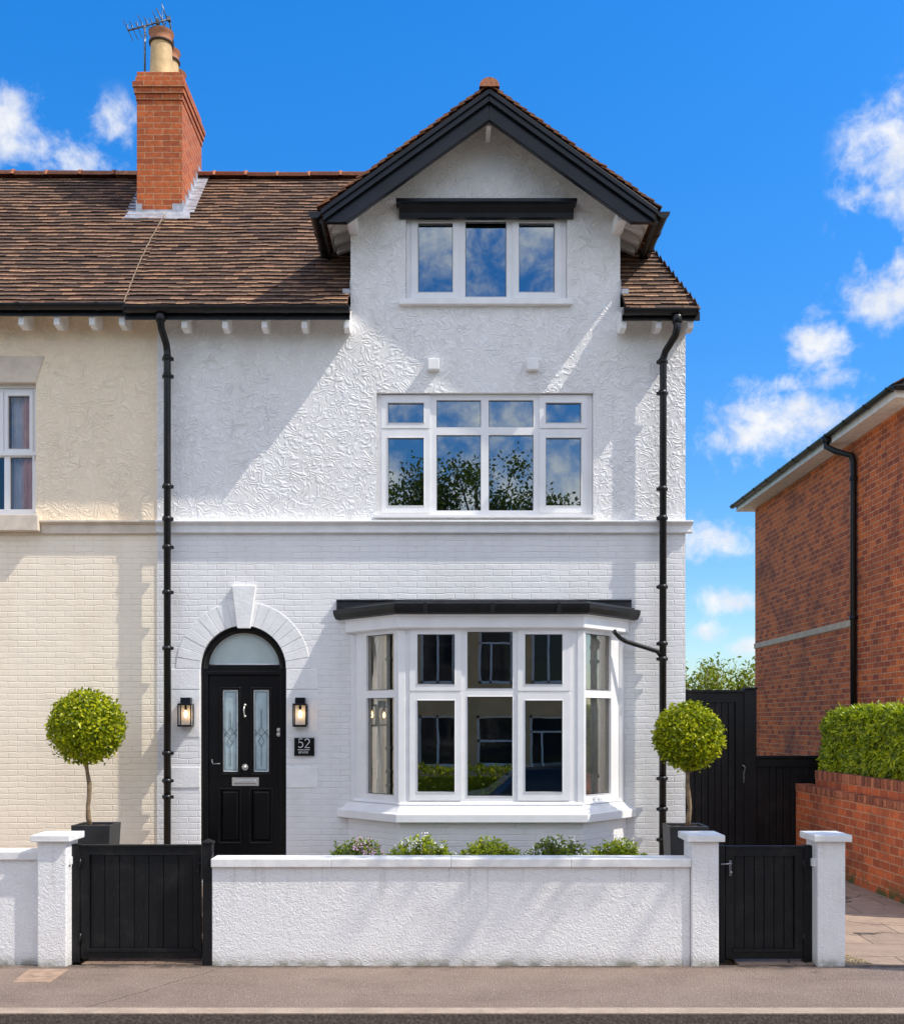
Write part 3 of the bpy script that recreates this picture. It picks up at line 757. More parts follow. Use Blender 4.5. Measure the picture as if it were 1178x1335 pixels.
# ---- gable roof over the dormer
dr = MB()
ca = math.cos(math.atan(.718)); sa = math.sin(math.atan(.718))
half = 1.86
def zdt(x): return zg(x, 9.25)
for sgn in (-1, 1):
    e = Vector((GX + sgn * half, 11.90, zdt(GX + half)))
    Sv = Vector((-sgn * ca, 0, sa)); Nv = Vector((sgn * sa, 0, ca)); L = half / ca
    def ur(s, sgn=sgn):
        z = e.z + s * sa; yend = min(YE + (z - ZEV) + .12, 14.9)
        return (0, yend - 11.90)
    if sgn > 0:
        roof_tiles(dr, e, (0, 1, 0), Sv, Nv, ur, L, seed=21, sag=.008)
    else:
        roof_tiles(dr, e, (0, 1, 0), Sv, Nv, ur, L, seed=22, sag=.008)
droof = dr.build('gable_roof', [M['tile2'], M['tile2']], house)
m = MB(); zr = zdt(GX); ridge_run(m, (GX, 11.87, zr + .02), (GX, 14.5, zr + .02), .11, .42, 5, .05)
m.build('ridge_tiles', M['ridge'], droof)
m = MB()
for sgn in (-1, 1):
    xe_, xi = GX + sgn * (half - .06), GX
    th = .035
    P = [(xe_, 11.99, zdt(xe_) - th), (xi, 11.99, zdt(xi) - th), (xi, 14.4, zdt(xi) - th), (xe_, 13.35, zdt(xe_) - th)]
    m.face(P if sgn > 0 else P[::-1])
m.build('roof_soffit', M['softwhite'], droof)
# rafters under the side eaves of the gable, each a bar across the overhang
for sgn, wx in ((-1, WX0), (1, WX1)):
    xo = GX + sgn * (half - .10)
    for k in range(4):
        y0 = 12.16 + k * .27
        m = MB()
        xa, xb = (xo, wx) if sgn < 0 else (wx, xo)
        zA, zB = zdt(xa) - .04, zdt(xb) - .04
        dA, dB = (.07, .15) if sgn < 0 else (.15, .07)
        m.prism([(xa, zA - dA), (xb, zB - dB), (xb, zB), (xa, zA)], y0, y0 + .07)
        m.build('rafter_end', M['whitetrim'], droof, bevel=.004)
    m = MB(); xa, xb = (wx - .02, wx + .09) if sgn < 0 else (wx - .09, wx + .02)
    zq = Z(295.5, 12.2); m.box(xa, xb, 12.05, YF + .01, zq, zq + .14); m.build('bracket', M['whitetrim'], droof, bevel=.008)
m = MB(); m.box(GX - .028, GX + .028, 12.06, YF + .01, 8.89, 8.97); m.build('bracket', M['whitetrim'], droof, bevel=.006)
# bargeboards: board, inner bead and outer moulding
for sgn in (-1, 1):
    m = MB()
    def BX(u): return GX + sgn * u
    zt = 9.205; zi = 8.905; uo = 1.805; zcut = Z(291.5, YB)
    ui = (zi - zcut) / .718
    m.prism([(BX(0), zi), (BX(0), zt), (BX(uo), zt - .718*uo), (BX(uo), zcut), (BX(ui), zcut)], YB - .03, YB + .03)
    m.prism([(BX(0), zt - .115), (BX(0), zt), (BX(uo), zt - .718*uo), (BX(uo), zt - .115 - .718*uo)], YB - .075, YB - .031)
    m.prism([(BX(0), zt - .045), (BX(0), zt + .012), (BX(uo + .02), zt + .012 - .718*(uo + .02)), (BX(uo + .02), zt - .045 - .718*(uo + .02))], YB - .10, YB - .076)
    uq = (zi + .035 - zcut) / .718
    m.prism([(BX(0), zi), (BX(0), zi + .035), (BX(uq), zcut), (BX(ui), zcut)], YB - .045, YB - .031)
    m.build('bargeboard', M['black'], house, bevel=.004)
    # fascia and gutter running back along the eaves
    g = MB(); xg = BX(half + .035); r = .062
    ye = YE + (zdt(BX(half)) - ZEV) + .05
    prof = [(xg + r * math.cos(a), zdt(BX(half)) - .03 + r * math.sin(a)) for a in [PI + PI * j / 10 for j in range(11)]]
    prof += [(xg + (r-.006) * math.cos(a), zdt(BX(half)) - .03 + (r-.006) * math.sin(a)) for a in [2*PI - PI * j / 10 for j in range(11)]]
    g.prism(prof, 11.93, ye)
    for yy in (11.92, 12.4, 12.8):
        g.prism([(xg + (r+.008) * math.cos(a), zdt(BX(half)) - .028 + (r+.008) * math.sin(a)) for a in [PI + PI * j / 10 for j in range(11)]], yy, yy + .04)
    xf_ = BX(half - .03); g.box(min(xf_, xf_ + sgn*.02), max(xf_, xf_ + sgn*.02), 11.975, ye, zdt(BX(half)) - .13, zdt(BX(half)) - .03)
    g.build('gutter', M['blackpipe'], house)

# ---- drainpipes
def drainpipe(parent, pts, zs, r=.04, y=None):
    m = MB(); m.tube(pts, r, 14); pipe_collars(m, pts[-1][0], pts[-1][1], zs, r + .008, .05); return m
YP = 12.27
m = drainpipe(house, [(X(209.5, 12.02), 12.02, Z(409, 12.02)), (X(209.5, 12.02), 12.02, Z(420, 12.02)), (X(210.5, 12.05), 12.05, Z(428, 12.05)), (X(217, 12.26), 12.26, Z(449, 12.26)), (X(218.3, YP), YP, Z(460, YP)), (X(218.3, YP), YP, .52)],
              [Z(y, YP) for y in (470, 493, 637, 679, 716, 775, 848, 985, 1021, 1042)])
m.lathe([(.048, 0), (.058, .02), (.058, .07), (.048, .08)], (X(209.5, 12.02), 12.02, ZEV - .13), 14)
m.build('drainpipe', M['blackpipe'], house)
m = drainpipe(house, [(X(882, 12.0), 12.0, Z(412, 12.0)), (X(882, 12.0), 12.0, Z(427, 12.0)), (X(880, 12.02), 12.02, Z(437, 12.02)), (X(867, 12.25), 12.25, Z(458, 12.25)), (X(864, YP), YP, Z(468, YP)), (X(863.2, YP), YP, .52)],
              [Z(y, YP) for y in (474, 515, 640, 678, 768, 842, 862, 1018, 1058, 1098)])
m.lathe([(.048, 0), (.058, .02), (.058, .07), (.048, .08)], (X(882, 12.0), 12.0, ZEV - .15), 14)
m.build('drainpipe', M['blackpipe'], house)

# ---- bay window
A, B_, C_, D_ = Vector((X(461), YF)), Vector((X(523.5, 11.8), 11.8)), Vector((X(756.6, 11.8), 11.8)), Vector((X(808.5), YF))
def bay(dist):
    """plan polyline of the bay pushed outwards by dist, ends on the house wall"""
    segs = [(A, B_), (B_, C_), (C_, D_)]; out = []
    L = []
    for p, q in segs:
        d_ = (q - p).normalized(); n = Vector((d_.y, -d_.x)); L.append((p + n * dist, d_))
    def inter(l1, l2):
        (p, d1), (q, d2) = l1, l2; den = d1.x * d2.y - d1.y * d2.x
        t_ = ((q.x - p.x) * d2.y - (q.y - p.y) * d2.x) / den; return p + d1 * t_
    wall = (Vector((0, YF + .005)), Vector((1, 0)))
    return [inter(L[0], wall), inter(L[0], L[1]), inter(L[1], L[2]), inter(L[2], wall)]
def band(m, d0, z0, d1, z1, mi=0):
    P, Q = bay(d0), bay(d1)
    for i in range(3): m.face([(P[i].x, P[i].y, z0), (P[i+1].x, P[i+1].y, z0), (Q[i+1].x, Q[i+1].y, z1), (Q[i].x, Q[i].y, z1)], mi, dd=True)
BZ0, BZ1 = 1.462, 3.37
zb = lambda y: Z(y, 11.8); xb_ = lambda p: X(p, 11.8)
m = MB(); band(m, .045, .45, .045, 1.27); 
bayo = m.build('bay_window', M['pbrick'], house)
m = MB(); band(m, 0.0, BZ0 + .02, .045, 1.455); band(m, .03, 1.455, .10, 1.37); band(m, .10, 1.37, .135, 1.355); band(m, .135, 1.355, .135, 1.268); band(m, .135, 1.268, .045, 1.26)
m.build('sill', M['upvc'], bayo, bevel=.006)
m = MB(); band(m, .0, BZ1 - .04, .07, BZ1 - .02); band(m, .07, BZ1 - .02, .07, BZ1 + .105); band(m, .07, BZ1 + .105, .12, BZ1 + .115)
m.build('fascia', M['upvc'], bayo, bevel=.005)
m = MB(); band(m, .115, 3.485, .15, 3.50); band(m, .15, 3.50, .168, 3.555); band(m, .168, 3.555, .172, 3.60); band(m, .172, 3.60, .158, 3.605)
for u in (.16, .5, .84):
    P = bay(.18); q = P[1] + (P[2] - P[1]) * u; m.box(q.x - .02, q.x + .02, q.y - .004, q.y + .03, 3.49, 3.607)
m.build('gutter', M['blackpipe'], bayo, bevel=.004)
m = MB(); band(m, .15, 3.60, .12, 3.615)
for k in range(3):
    d0 = .12 - k * .22; band(m, d0, 3.628 + k*.03, d0 - .23, 3.65 + k*.03)
    band(m, d0, 3.612 + k*.03, d0, 3.628 + k*.03)
P = bay(-.5); m.box(X(439), X(822), YF - .04, YF + .01, 3.60, 3.715)
for k in range(7): m.box(X(450 + k*55), X(452 + k*55), YF - .046, YF - .04, 3.62, 3.722)
m.box(X(439), X(822), YF - .06, YF + .01, 3.70, 3.718)
m.build('roof', M['leadroof'], bayo, bevel=.003)
# front frame with casements
fo = (xb_(523.5) + .0, xb_(756.6) - .0, BZ0, BZ1)
panes = [(xb_(544), xb_(592.6), zb(892), zb(827)), (xb_(609), xb_(668), zb(897.5), zb(823.6)), (xb_(684), xb_(732.8), zb(892), zb(827)),
         (xb_(544), xb_(592.6), zb(1032.5), zb(913)), (xb_(609), xb_(668), zb(1038), zb(908)), (xb_(684), xb_(732.8), zb(1032.5), zb(913))]
sash = [(xb_(534), xb_(601.6), zb(900.6), zb(818)), (xb_(674.6), xb_(743), zb(900.6), zb(818)), (xb_(534), xb_(601.6), zb(1043.5), zb(904)), (xb_(674.6), xb_(743), zb(1043.5), zb(904))]
class _BP: pass
def bay_frame(outer, y, panes, sashes, xf=None):
    m = MB(xf); holes = []
    fnd = lambda p: next((q for q in sashes if q[0] < p[0] and q[1] > p[1] and q[2] < p[2] and q[3] > p[3]), None)
    for p in panes:
        s = fnd(p); holes.append((s[0]+.012, s[1]-.012, s[2]+.012, s[3]-.012) if s else p)
    m.grid(*outer, holes, y, .05, outer=.06); m.build('frame', M['upvc'], bayo, bevel=.006)
    for p in panes:
        s = fnd(p); gy = y + .02 if s else y + .032; e = .006
        if s:
            c = MB(xf); c.grid(*s, [p], y - .016, .04, outer=.04); c.build('casement', M['upvc'], bayo, bevel=.007)
        g = MB(xf); g.face([(p[0]-e, gy, p[2]-e), (p[1]+e, gy, p[2]-e), (p[1]+e, gy, p[3]+e), (p[0]-e, gy, p[3]+e)]); g.build('pane', M['baypane'], bayo)
        k = MB(xf); k.grid(p[0]-.001, p[1]+.001, p[2]-.001, p[3]+.001, [(p[0]+.007, p[1]-.007, p[2]+.007, p[3]-.007)], gy - .003, 0); k.build('gasket', M['leading'], bayo)
bay_frame(fo, 11.8, panes, sash)
def ray_on(p, q, px):                              # where the sight line of a pixel column meets the wall line p-q
    k = (px - CX) / F; d_ = q - p; s = (k * p.y - p.x) / (d_.x - k * d_.y); return s * d_.length
for (p, q, pa, pb) in ((A, B_, 477.8, 513.7), (C_, D_, 762.9, 795.6)):
    d_ = (q - p).normalized(); n = Vector((d_.y, -d_.x)); L = (q - p).length
    xf = lambda P, p=p, d_=d_, n=n: (p.x + d_.x * P[0] - n.x * P[1], p.y + d_.y * P[0] - n.y * P[1], P[2])
    ua, ub = ray_on(p, q, pa), ray_on(p, q, pb)
    panes = [(ua, ub, 2.69, 3.30), (ua, ub, 1.545, 2.605)]
    bay_frame((.0, L, BZ0, BZ1), 0.0, panes, [], xf)
for (c, s) in ((B_, -1), (C_, 1)):
    m = MB(); m.prism_z([(c.x - .04, c.y - .012), (c.x + .04, c.y - .012), (c.x + .03*s + .03, c.y + .05), (c.x + .03*s - .03, c.y + .05)], BZ0 + .002, BZ1 - .045); m.build('corner_post', M['upvc'], bayo, bevel=.008)
for c in (A, D_):
    m = MB(); m.box(c.x - .03, c.x + .03, YF - .035, YF + .02, BZ0 + .002, BZ1 - .045); m.build('corner_post', M['upvc'], bayo, bevel=.008)
m = MB()                                            # room behind the bay
x0, x1, y1, z0, z1 = X(455), X(815), 14.6, .7, 3.5
m.face([(x0, y1, z0), (x1, y1, z0), (x1, y1, z1), (x0, y1, z1)]); m.face([(x0, YF, z0), (x0, y1, z0), (x0, y1, z1), (x0, YF, z1)]); m.face([(x1, y1, z0), (x1, YF, z0), (x1, YF, z1), (x1, y1, z1)])
m.face([(x0, 11.9, z0), (x1, 11.9, z0), (x1, y1, z0), (x0, y1, z0)])
q = bay(-.06); m.face([(x0, y1, BZ1), (x1, y1, BZ1), (q[3].x, YF, BZ1), (q[2].x, q[2].y, BZ1), (q[1].x, q[1].y, BZ1), (q[0].x, YF, BZ1)])
m.face([(q[0].x, YF, 1.44), (q[1].x, q[1].y, 1.44), (q[2].x, q[2].y, 1.44), (q[3].x, YF, 1.44)])
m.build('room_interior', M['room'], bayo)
m = MB()
pz = [(X(800, 12.1), 12.08, 3.34), (X(808, 12.15), 12.15, Z(832, 12.15)), (X(815, 12.2), 12.2, Z(836, 12.2)), (X(856, 12.25), 12.25, Z(849, 12.25)), (X(862, YP), YP, Z(856, YP))]
m.tube(pz, .026, 10); m.build('waste_pipe', M['blackpipe'], house)

# ---- front door
door = MB(); yd = YF + .055
door.box(dx0 + .004, dx0 + .078, yd, yd + .08, .45, DSP); door.box(dx1 - .078, dx1 - .004, yd, yd + .08, .45, DSP)
door.box(dx0 + .08, dx1 - .08, yd + .006, yd + .08, Z(880), Z(866.5))
door.box(dx0 + .08, dx1 - .08, yd - .008, yd + .0055, Z(880)+.012, Z(878)+.03)
rO, rI = DR - .005, DR - .082
for i in range(40):
    a0, a1 = PI * i / 40, PI * (i + 1) / 40
    c0, s0, c1, s1 = math.cos(a0), math.sin(a0), math.cos(a1), math.sin(a1)
    P = lambda r, c, s, y: (DCX + r * c, y, DSP + r * s)
    door.face([P(rI, c0, s0, yd), P(rI, c1, s1, yd), P(rO, c1, s1, yd), P(rO, c0, s0, yd)][::-1], dd=True)
    door.face([P(rI, c0, s0, yd), P(rI, c0, s0, yd + .08), P(rI, c1, s1, yd + .08), P(rI, c1, s1, yd)][::-1], dd=True)
    door.face([P(rI-.0, c0, s0, yd+.001), P(rI+.03, c0, s0, yd-.02), P(rI+.03, c1, s1, yd-.02), P(rI, c1, s1, yd+.001)], dd=False)
    door.face([P(rI+.03, c0, s0, yd-.02), P(rI+.055, c0, s0, yd+.001), P(rI+.055, c1, s1, yd+.001), P(rI+.03, c1, s1, yd-.02)], dd=False)
dfr = door.build('door', M['door'], house, bevel=.005)
m = MB(); zf = Z(866.5); pts = []
a_lo = math.asin((zf - DSP) / rI)
for i in range(33):
    a = a_lo + (PI - 2*a_lo) * i / 32; pts.append((DCX + (rI+.004) * math.cos(a), yd + .05, DSP + (rI+.004) * math.sin(a)))
m.face(pts[::-1]); m.build('fanlight', M['frost2'], dfr)
m = MB(); m.tube([(p[0], yd + .044, p[2]) for p in pts] , .007, 6); m.tube([(DCX - rI, yd + .044, zf + .008), (DCX + rI, yd + .044, zf + .008)], .008, 6)
m.build('fanlight_bead', M['upvc'], dfr)
yl = yd + .03
lx0, lx1, lz0, lz1 = dx0 + .081, dx1 - .081, .56, Z(880) - .006
gl = [(X(288.5), X(308.6), Z(1007), Z(899)), (X(328.8), X(349.2), Z(1007), Z(899))]
pn = [(X(286.5), X(310), Z(1097), Z(1031)), (X(327), X(351), Z(1097), Z(1031))]
m = MB(); m.grid(lx0, lx1, lz0, lz1, gl + pn, yl, .016, outer=.03)
for h in pn:
    a, c, e, f = h; k = .026
    for q in ([(a, e), (c, e), (c-k, e+k), (a+k, e+k)], [(c, e), (c, f), (c-k, f-k), (c-k, e+k)], [(c, f), (a, f), (a+k, f-k), (c-k, f-k)], [(a, f), (a, e), (a+k, e+k), (a+k, f-k)]):
        y4 = [yl+.016, yl+.016, yl-.003, yl-.003]
        m.face([(p[0], y, p[1]) for p, y in zip(q, y4)])
    m.face([(a+k, yl-.003, e+k), (c-k, yl-.003, e+k), (c-k, yl-.003, f-k), (a+k, yl-.003, f-k)])
for h in gl + pn:
    a, c, e, f = (h[0]-.022, h[1]+.022, h[2]-.022, h[3]+.022)
    m.tube([(a, yl-.002, e), (c, yl-.002, e), (c, yl-.002, f), (a, yl-.002, f), (a, yl-.002, e)], .011, 6)
m.build('door_leaf', M['door'], dfr, bevel=.003)
for h in gl:
    a, c, e, f = h; m = MB(); m.face([(a, yl+.014, e), (c, yl+.014, e), (c, yl+.014, f), (a, yl+.014, f)]); m.build('door_pane', M['frost'], dfr)
    m = MB(); y = yl + .009; cx = (a+c)/2; cz = e + (f-e)*.46; w = (c-a)/2
    m.tube([(a+.006, y, e+.006), (c-.006, y, e+.006), (c-.006, y, f-.006), (a+.006, y, f-.006), (a+.006, y, e+.006)], .0055, 5, m=1)
    for ins in (.026,): m.tube([(a+ins, y, e+ins), (c-ins, y, e+ins), (c-ins, y, f-ins), (a+ins, y, f-ins), (a+ins, y, e+ins)], .0022, 5)
    m.tube([(a+.01, y, cz+.06), (cx, y, cz-.02), (c-.01, y, cz+.06)], .0026, 5); m.tube([(a+.01, y, cz-.03), (cx, y, cz+.08), (c-.01, y, cz-.03)], .0026, 5)
    m.tube([(cx, y, cz-.14), (cx-.035, y, cz-.08), (cx, y, cz-.02), (cx+.035, y, cz-.08), (cx, y, cz-.14)], .0026, 5)
    m.tube([(cx, y, cz+.08), (cx, y, cz+.28)], .0026, 5); m.tube([(cx, y, e+.07), (cx, y, cz-.14)], .0022, 5)
    m.build('leading', [M['leading'], M['whitetrim']], dfr)
m = MB(); kx = X(318); m.ball((kx, yl-.012, Z(919)), .016, seg=10); m.tube([(kx-.007, yl-.014, Z(919)), (kx-.012, yl-.028, Z(926)), (kx-.006, yl-.024, Z(932)), (kx, yl-.02, Z(934))], .007, 8); m.ball((kx, yl-.014, Z(934)), .015, seg=10); m.build('knocker', M['chrome'], dfr)
m = MB(); m.tube([(kx, yl+.005, Z(1000.5)), (kx, yl-.014, Z(1000.5))], .036, 18); m.ball((kx, yl-.03, Z(1000.5)), .02, seg=12); m.build('door_knob', M['chrome'], dfr)
m = MB(); a, c, e, f = X(301), X(336), Z(1025), Z(1014); m.grid(a, c, e, f, [(a+.03, c-.03, e+.025, f-.025)], yl-.012, .008, outer=.012); m.prism_x([(yl-.004, e+.025), (yl-.016, e+.032), (yl-.014, f-.028), (yl-.004, f-.025)], a+.03, c-.03); m.build('letterbox', M['chrome'], dfr, bevel=.003)
m = MB(); m.tube([(X(362), yl+.0, Z(951.5)), (X(362), yl-.014, Z(951.5))], .022, 14); m.tube([(X(362), yl+.0, Z(957.5)), (X(362), yl-.014, Z(957.5))], .024, 14); m.ball((X(362), yl-.018, Z(957.5)), .014, seg=10); m.ball((X(362), yl-.016, Z(951.5)), .011, seg=10); m.build('door_lock', M['chrome'], dfr)
m = MB(); hx = X(274.5); m.tube([(hx, yl-.008, Z(990)), (hx, yl-.012, Z(994)), (hx+.02, yl-.03, Z(996.5)), (hx+.10, yl-.035, Z(996))], .0085, 8); m.build('handle', M['leading'], dfr)
m = MB(); m.box(dx0, dx1, YF - .12, YF + .2, .45, .556); m.build('threshold', M['stone'], dfr, bevel=.01)

# ---- stone arch round the door
m = MB(); yo = YF - .007; ri, ro = DR - .003, .757
n = 19
for i in range(n):
    a0, a1 = PI * i / n + .0035, PI * (i + 1) / n - .0035
    if abs((a0 + a1) / 2 - PI/2) < .1: continue
    sub = 4; ring = []
    for r in (ri, ro): ring.append([(DCX + r * math.cos(a0 + (a1-a0)*k/sub), DSP + r * math.sin(a0 + (a1-a0)*k/sub)) for k in range(sub + 1)])
    m.prism(ring[0] + ring[1][::-1], yo - .002 * (i % 2), YF + .01)
m.build('door_arch', M['stone'], house, bevel=.004)
kt, kb = Z(763.5, 12.36), Z(819, 12.36)
m = MB(); m.prism([(X(309.5, 12.36), kb), (X(326, 12.36), kb), (X(333.5, 12.36), kt), (X(302.5, 12.36), kt)], YF - .05, YF + .02); m.build('keystone', M['stone'], house, bevel=.004)
for (xa, xb2) in ((X(223.5), dx0 - .001), (dx1 + .001, X(414.5))):
    for (y0, y1) in ((898.5, 872.5), (961, 900), (1027, 1000)):
        m = MB(); m.box(xa, xb2, YF - (.009 if y0 != 961 else .006), YF + .01, Z(y0), Z(y1)); m.build('quoin_block', M['stone'], house, bevel=.004)

# ---- chimney
CY0, CY1 = 13.98, 15.1
cx0, cx1 = X(178.5, CY0), X(237.5, CY0)
zc_ = lambda y: Z(y, CY0)
m = MB()
m.box(cx0, cx1, CY0, CY1, 7.6, zc_(131))
steps = [(131, 123, .012), (123, 115.5, .03), (115.5, 108, .045), (107.5, 100.5, .015), (100.5, 93.5, .0)]
for (a, c, e) in steps: m.box(cx0 - e, cx1 + e, CY0 - e, CY1 + e, zc_(a) + .002, zc_(c))
ch = m.build('chimney', M['redbrick'], house, bevel=.004)
m = MB(); zt = zc_(93.5); m.prism_z([(cx0 + .04, CY0 + .04), (cx1 - .04, CY0 + .04), (cx1 - .04, CY1 - .04), (cx0 + .04, CY1 - .04)], zt - .01, zt + .03); m.build('flaunching', M['greystone'], ch, bevel=.015)
pc = X(210.5, 14.2)
for i, (yy, k, mt) in enumerate(((14.2, 1, 'buff'), (14.55, .95, 'buff'), (14.88, .8, 'terra'))):
    m = MB(); h = (Z(43, 14.2) - zt) * k
    m.lathe([(.0, .0), (.152, .0), (.146, h*.1), (.134, h*.74), (.134, h*.75)], (pc, yy, zt), 28, 0)
    m.lathe([(.134, h*.745), (.156, h*.75), (.158, h*.785), (.142, h*.795)], (pc, yy, zt), 28, 2)
    m.lathe([(.142, h*.79), (.138, h*.84), (.143, h*.92), (.160, h*.96), (.162, h*.975)], (pc, yy, zt), 28, 1)
    m.lathe([(.162, h*.975), (.160, h), (.135, h), (.125, h*.9), (.12, h*.6), (0, h*.6)], (pc, yy, zt), 28, 2)
    m.build('chimney_pot', [M[mt], M['terra'], M['darkrim']], ch)
m = MB()                                            # lead at the foot of the stack
r0 = lambda y: ZEV + (y - YE)
m.box(cx0 - .012, cx1 + .012, CY0 - .012, CY0 + .005, r0(CY0) - .05, r0(CY0) + .075)
m.face([(cx0 - .14, CY0 - .16, r0(CY0 - .16) + .045), (cx1 + .14, CY0 - .16, r0(CY0 - .16) + .045), (cx1 + .1, CY0 - .012, r0(CY0) + .05), (cx0 - .1, CY0 - .012, r0(CY0) + .05)])
for k in range(7):
    y0 = CY0 + k * .15; y1 = min(y0 + .15, CY1 + .02)
    if y0 > YE + TR: break
    for (xx, sg) in ((cx1, 1), (cx0, -1)):
        m.box(min(xx, xx + sg*.012), max(xx, xx + sg*.012), y0, y1 + .02, r0(y0) - .05, r0(y0) + .20)
        P = [(xx + sg*.01, y0, r0(y0) + .05), (xx + sg*.15, y0, r0(y0) + .045), (xx + sg*.15, y1 + .01, r0(y1) + .05), (xx + sg*.01, y1 + .01, r0(y1) + .055)]
        m.face(P if sg > 0 else P[::-1])
m.box(cx0 - .005, cx0 + .07, CY0 - .016, CY0 - .0125, r0(CY0), r0(CY0) + .15); m.box(cx1 - .12, cx1 + .012, CY0 - .016, CY0 - .0125, r0(CY0), r0(CY0) + .15)
m.build('flashing', M['lead'], ch)

# ---- aerial on the chimney
ya = 14.25
av = thing('tv_aerial', 'grey television aerial with a slanting boom above the brick chimney', 'aerial', (X(189, ya), ya, zt))
P = lambda px, py, dy=0: (X(px, ya), ya + dy, Z(py, ya))
m = MB(); m.tube([P(189, 93), P(189, 34)], .013, 8); m.build('mast', M['metal'], av)
m = MB(); m.tube([P(166.5, 40), P(221, 25)], .011, 6); m.tube([P(221, 25), P(221.5, 46, .2)], .010, 6); m.build('boom', M['metal'], av)
m = MB()
for i in range(8):
    u = i / 8; px, py = 167.5 + 50*u, 39.7 - 14*u
    m.tube([P(px, py + 1.5), P(px - 1, py - 8 + 3*(i % 2))], .005, 5); m.tube([P(px, py, -.22 + .05*(i%3)), P(px, py, .22)], .005, 5)
m.build('element', M['metal'], av)
m = MB(); m.tube([P(212, 27), P(204, 11)], .008, 5); m.tube([P(212, 27), P(209, 7, .1)], .006, 5); m.tube([P(218, 25), P(213.5, 12, -.1)], .008, 5); m.tube([P(212, 28), P(214.5, 33), P(212.5, 43)], .009, 5); m.tube([P(216, 29), P(213, 42)], .007, 5)
m.box(X(203.5, ya), X(208, ya), ya - .03, ya + .03, Z(32, ya), Z(25.5, ya)); m.box(X(218.5, ya), X(222.5, ya), ya - .03, ya + .03, Z(27.5, ya), Z(22.5, ya))
m.build('reflector', M['metal'], av)

# ---- wall lamps and number plate
def wall_lamp(px, label):
    x = X(px, 12.33); y0 = YF - .145; t_ = thing('wall_lamp', label, 'wall lamp', (x, YF, Z(929)), 'lanterns either side of the front door')
    zz = lambda y: Z(y, 12.3); w = .078
    m = MB(); m.box(x - .056, x + .056, YF - .10, YF + .0, zz(918), zz(909.3)); m.box(x - w, x + w, y0 - .002, YF - .01, zz(919.5), zz(917.2)); m.build('lamp_cap', M['black'], t_, bevel=.004)
    m = MB(); z0, z1 = zz(947.5), zz(919.5)
    m.box(x - w, x + w, y0, YF - .012, z0, z0 + .022)
    for sx in (-1, 1):
        for (ya_, yb_) in ((y0, y0 + .013), (YF - .025, YF - .012)):
            m.box(x + sx*w - (.013 if sx > 0 else 0), x + sx*w + (0 if sx > 0 else .013), ya_, yb_, z0 + .0225, z1 - .0005)
    m.build('lamp_frame', M['black'], t_, bevel=.002)
    m = MB(); e = .007
    for q in ([(x-w+e, y0+e), (x+w-e, y0+e)], [(x-w+e, y0+e), (x-w+e, YF-.02)], [(x+w-e, y0+e), (x+w-e, YF-.02)]):
        (a, b0), (c, d0) = q; m.face([(a, b0, z0+.02), (c, d0, z0+.02), (c, d0, z1), (a, b0, z1)])
    m.build('lamp_glass', M['lampglass'], t_)
    m = MB(); m.box(x - w + .01, x + w - .01, YF - .022, YF - .013, z0 + .022, z1); m.build('lamp_back', M['curtain'], t_)
    m = MB(); m.lathe([(.001, -.035), (.014, -.02), (.019, .0), (.012, .03), (.003, .05), (.001, .052)], (x, YF - .08, (z0 + z1)/2 + .015), 12); m.build('bulb', M['bulb'], t_)
    m = MB(); m.tube([(x, YF - .08, (z0+z1)/2 + .068), (x, YF - .08, z1 + .005)], .014, 10); m.build('lamp_holder', M['black'], t_)
    return t_
wall_lamp(242.5, 'lit black box lantern on the wall between the drainpipe and the front door')
wall_lamp(391.5, 'lit black box lantern on the wall right above the number plate')
sg_ = thing('house_number_sign', 'black square house number plate reading 52 below the lantern', 'sign', (X(397), YF, Z(973.5)))
m = MB(); m.box(X(384), X(410), YF - .03, YF - .004, Z(985.3), Z(962)); m.build('plate', M['door'], sg_, bevel=.003)
def strokes(name, glyphs, x, z, h, y, parent, mat, r):
    m = MB()
    for ox, lines in glyphs:
        for ln in lines: m.tube([(x + (ox + u) * h, y, z + v * h) for (u, v) in ln], r, 6)
    return m.build(name, mat, parent)
def arc(cx, cy, rx, ry, a0, a1, n=12): return [(cx + rx * math.cos(math.radians(a0 + (a1-a0)*i/n)), cy + ry * math.sin(math.radians(a0 + (a1-a0)*i/n))) for i in range(n + 1)]
five = [[(.52, 1.0), (.14, 1.0), (.08, .56)] + arc(.27, .33, .29, .31, 128, -140, 16)]
two = [arc(.29, .73, .26, .27, 165, -25, 12) + [(.40, .45), (.02, .0), (.58, .0)]]
strokes('number', [(-.70, five), (.06, two)], X(396.9), Z(974.6), .098, YF - .0315, sg_, M['signwhite'], .0052)
rr_ = [[(.0, .0), (.0, .7)], arc(.22, .45, .22, .25, 180, 30, 8)]; oo = [arc(.25, .35, .25, .35, 0, 360, 14), [(.5, .7), (.5, 0)]]; ee = [[(.0, .36), (.5, .36)] + arc(.25, .35, .25, .35, 0, 300, 12)]; nn = [[(.0, .0), (.0, .7)], arc(.22, .43, .22, .27, 180, 0, 8) + [(.44, 0)]]
strokes('small_lettering', [(-1.9, oo), (-1.15, rr_), (-.55, ee), (.25, nn), (.95, oo)], X(396.7), Z(982.2), .03, YF - .0315, sg_, M['signwhite'], .0022)
m = MB(); m.box(X(388.5), X(404), YF - .033, YF - .0305, Z(977.8), Z(977.1)); m.build('rule', M['signwhite'], sg_)

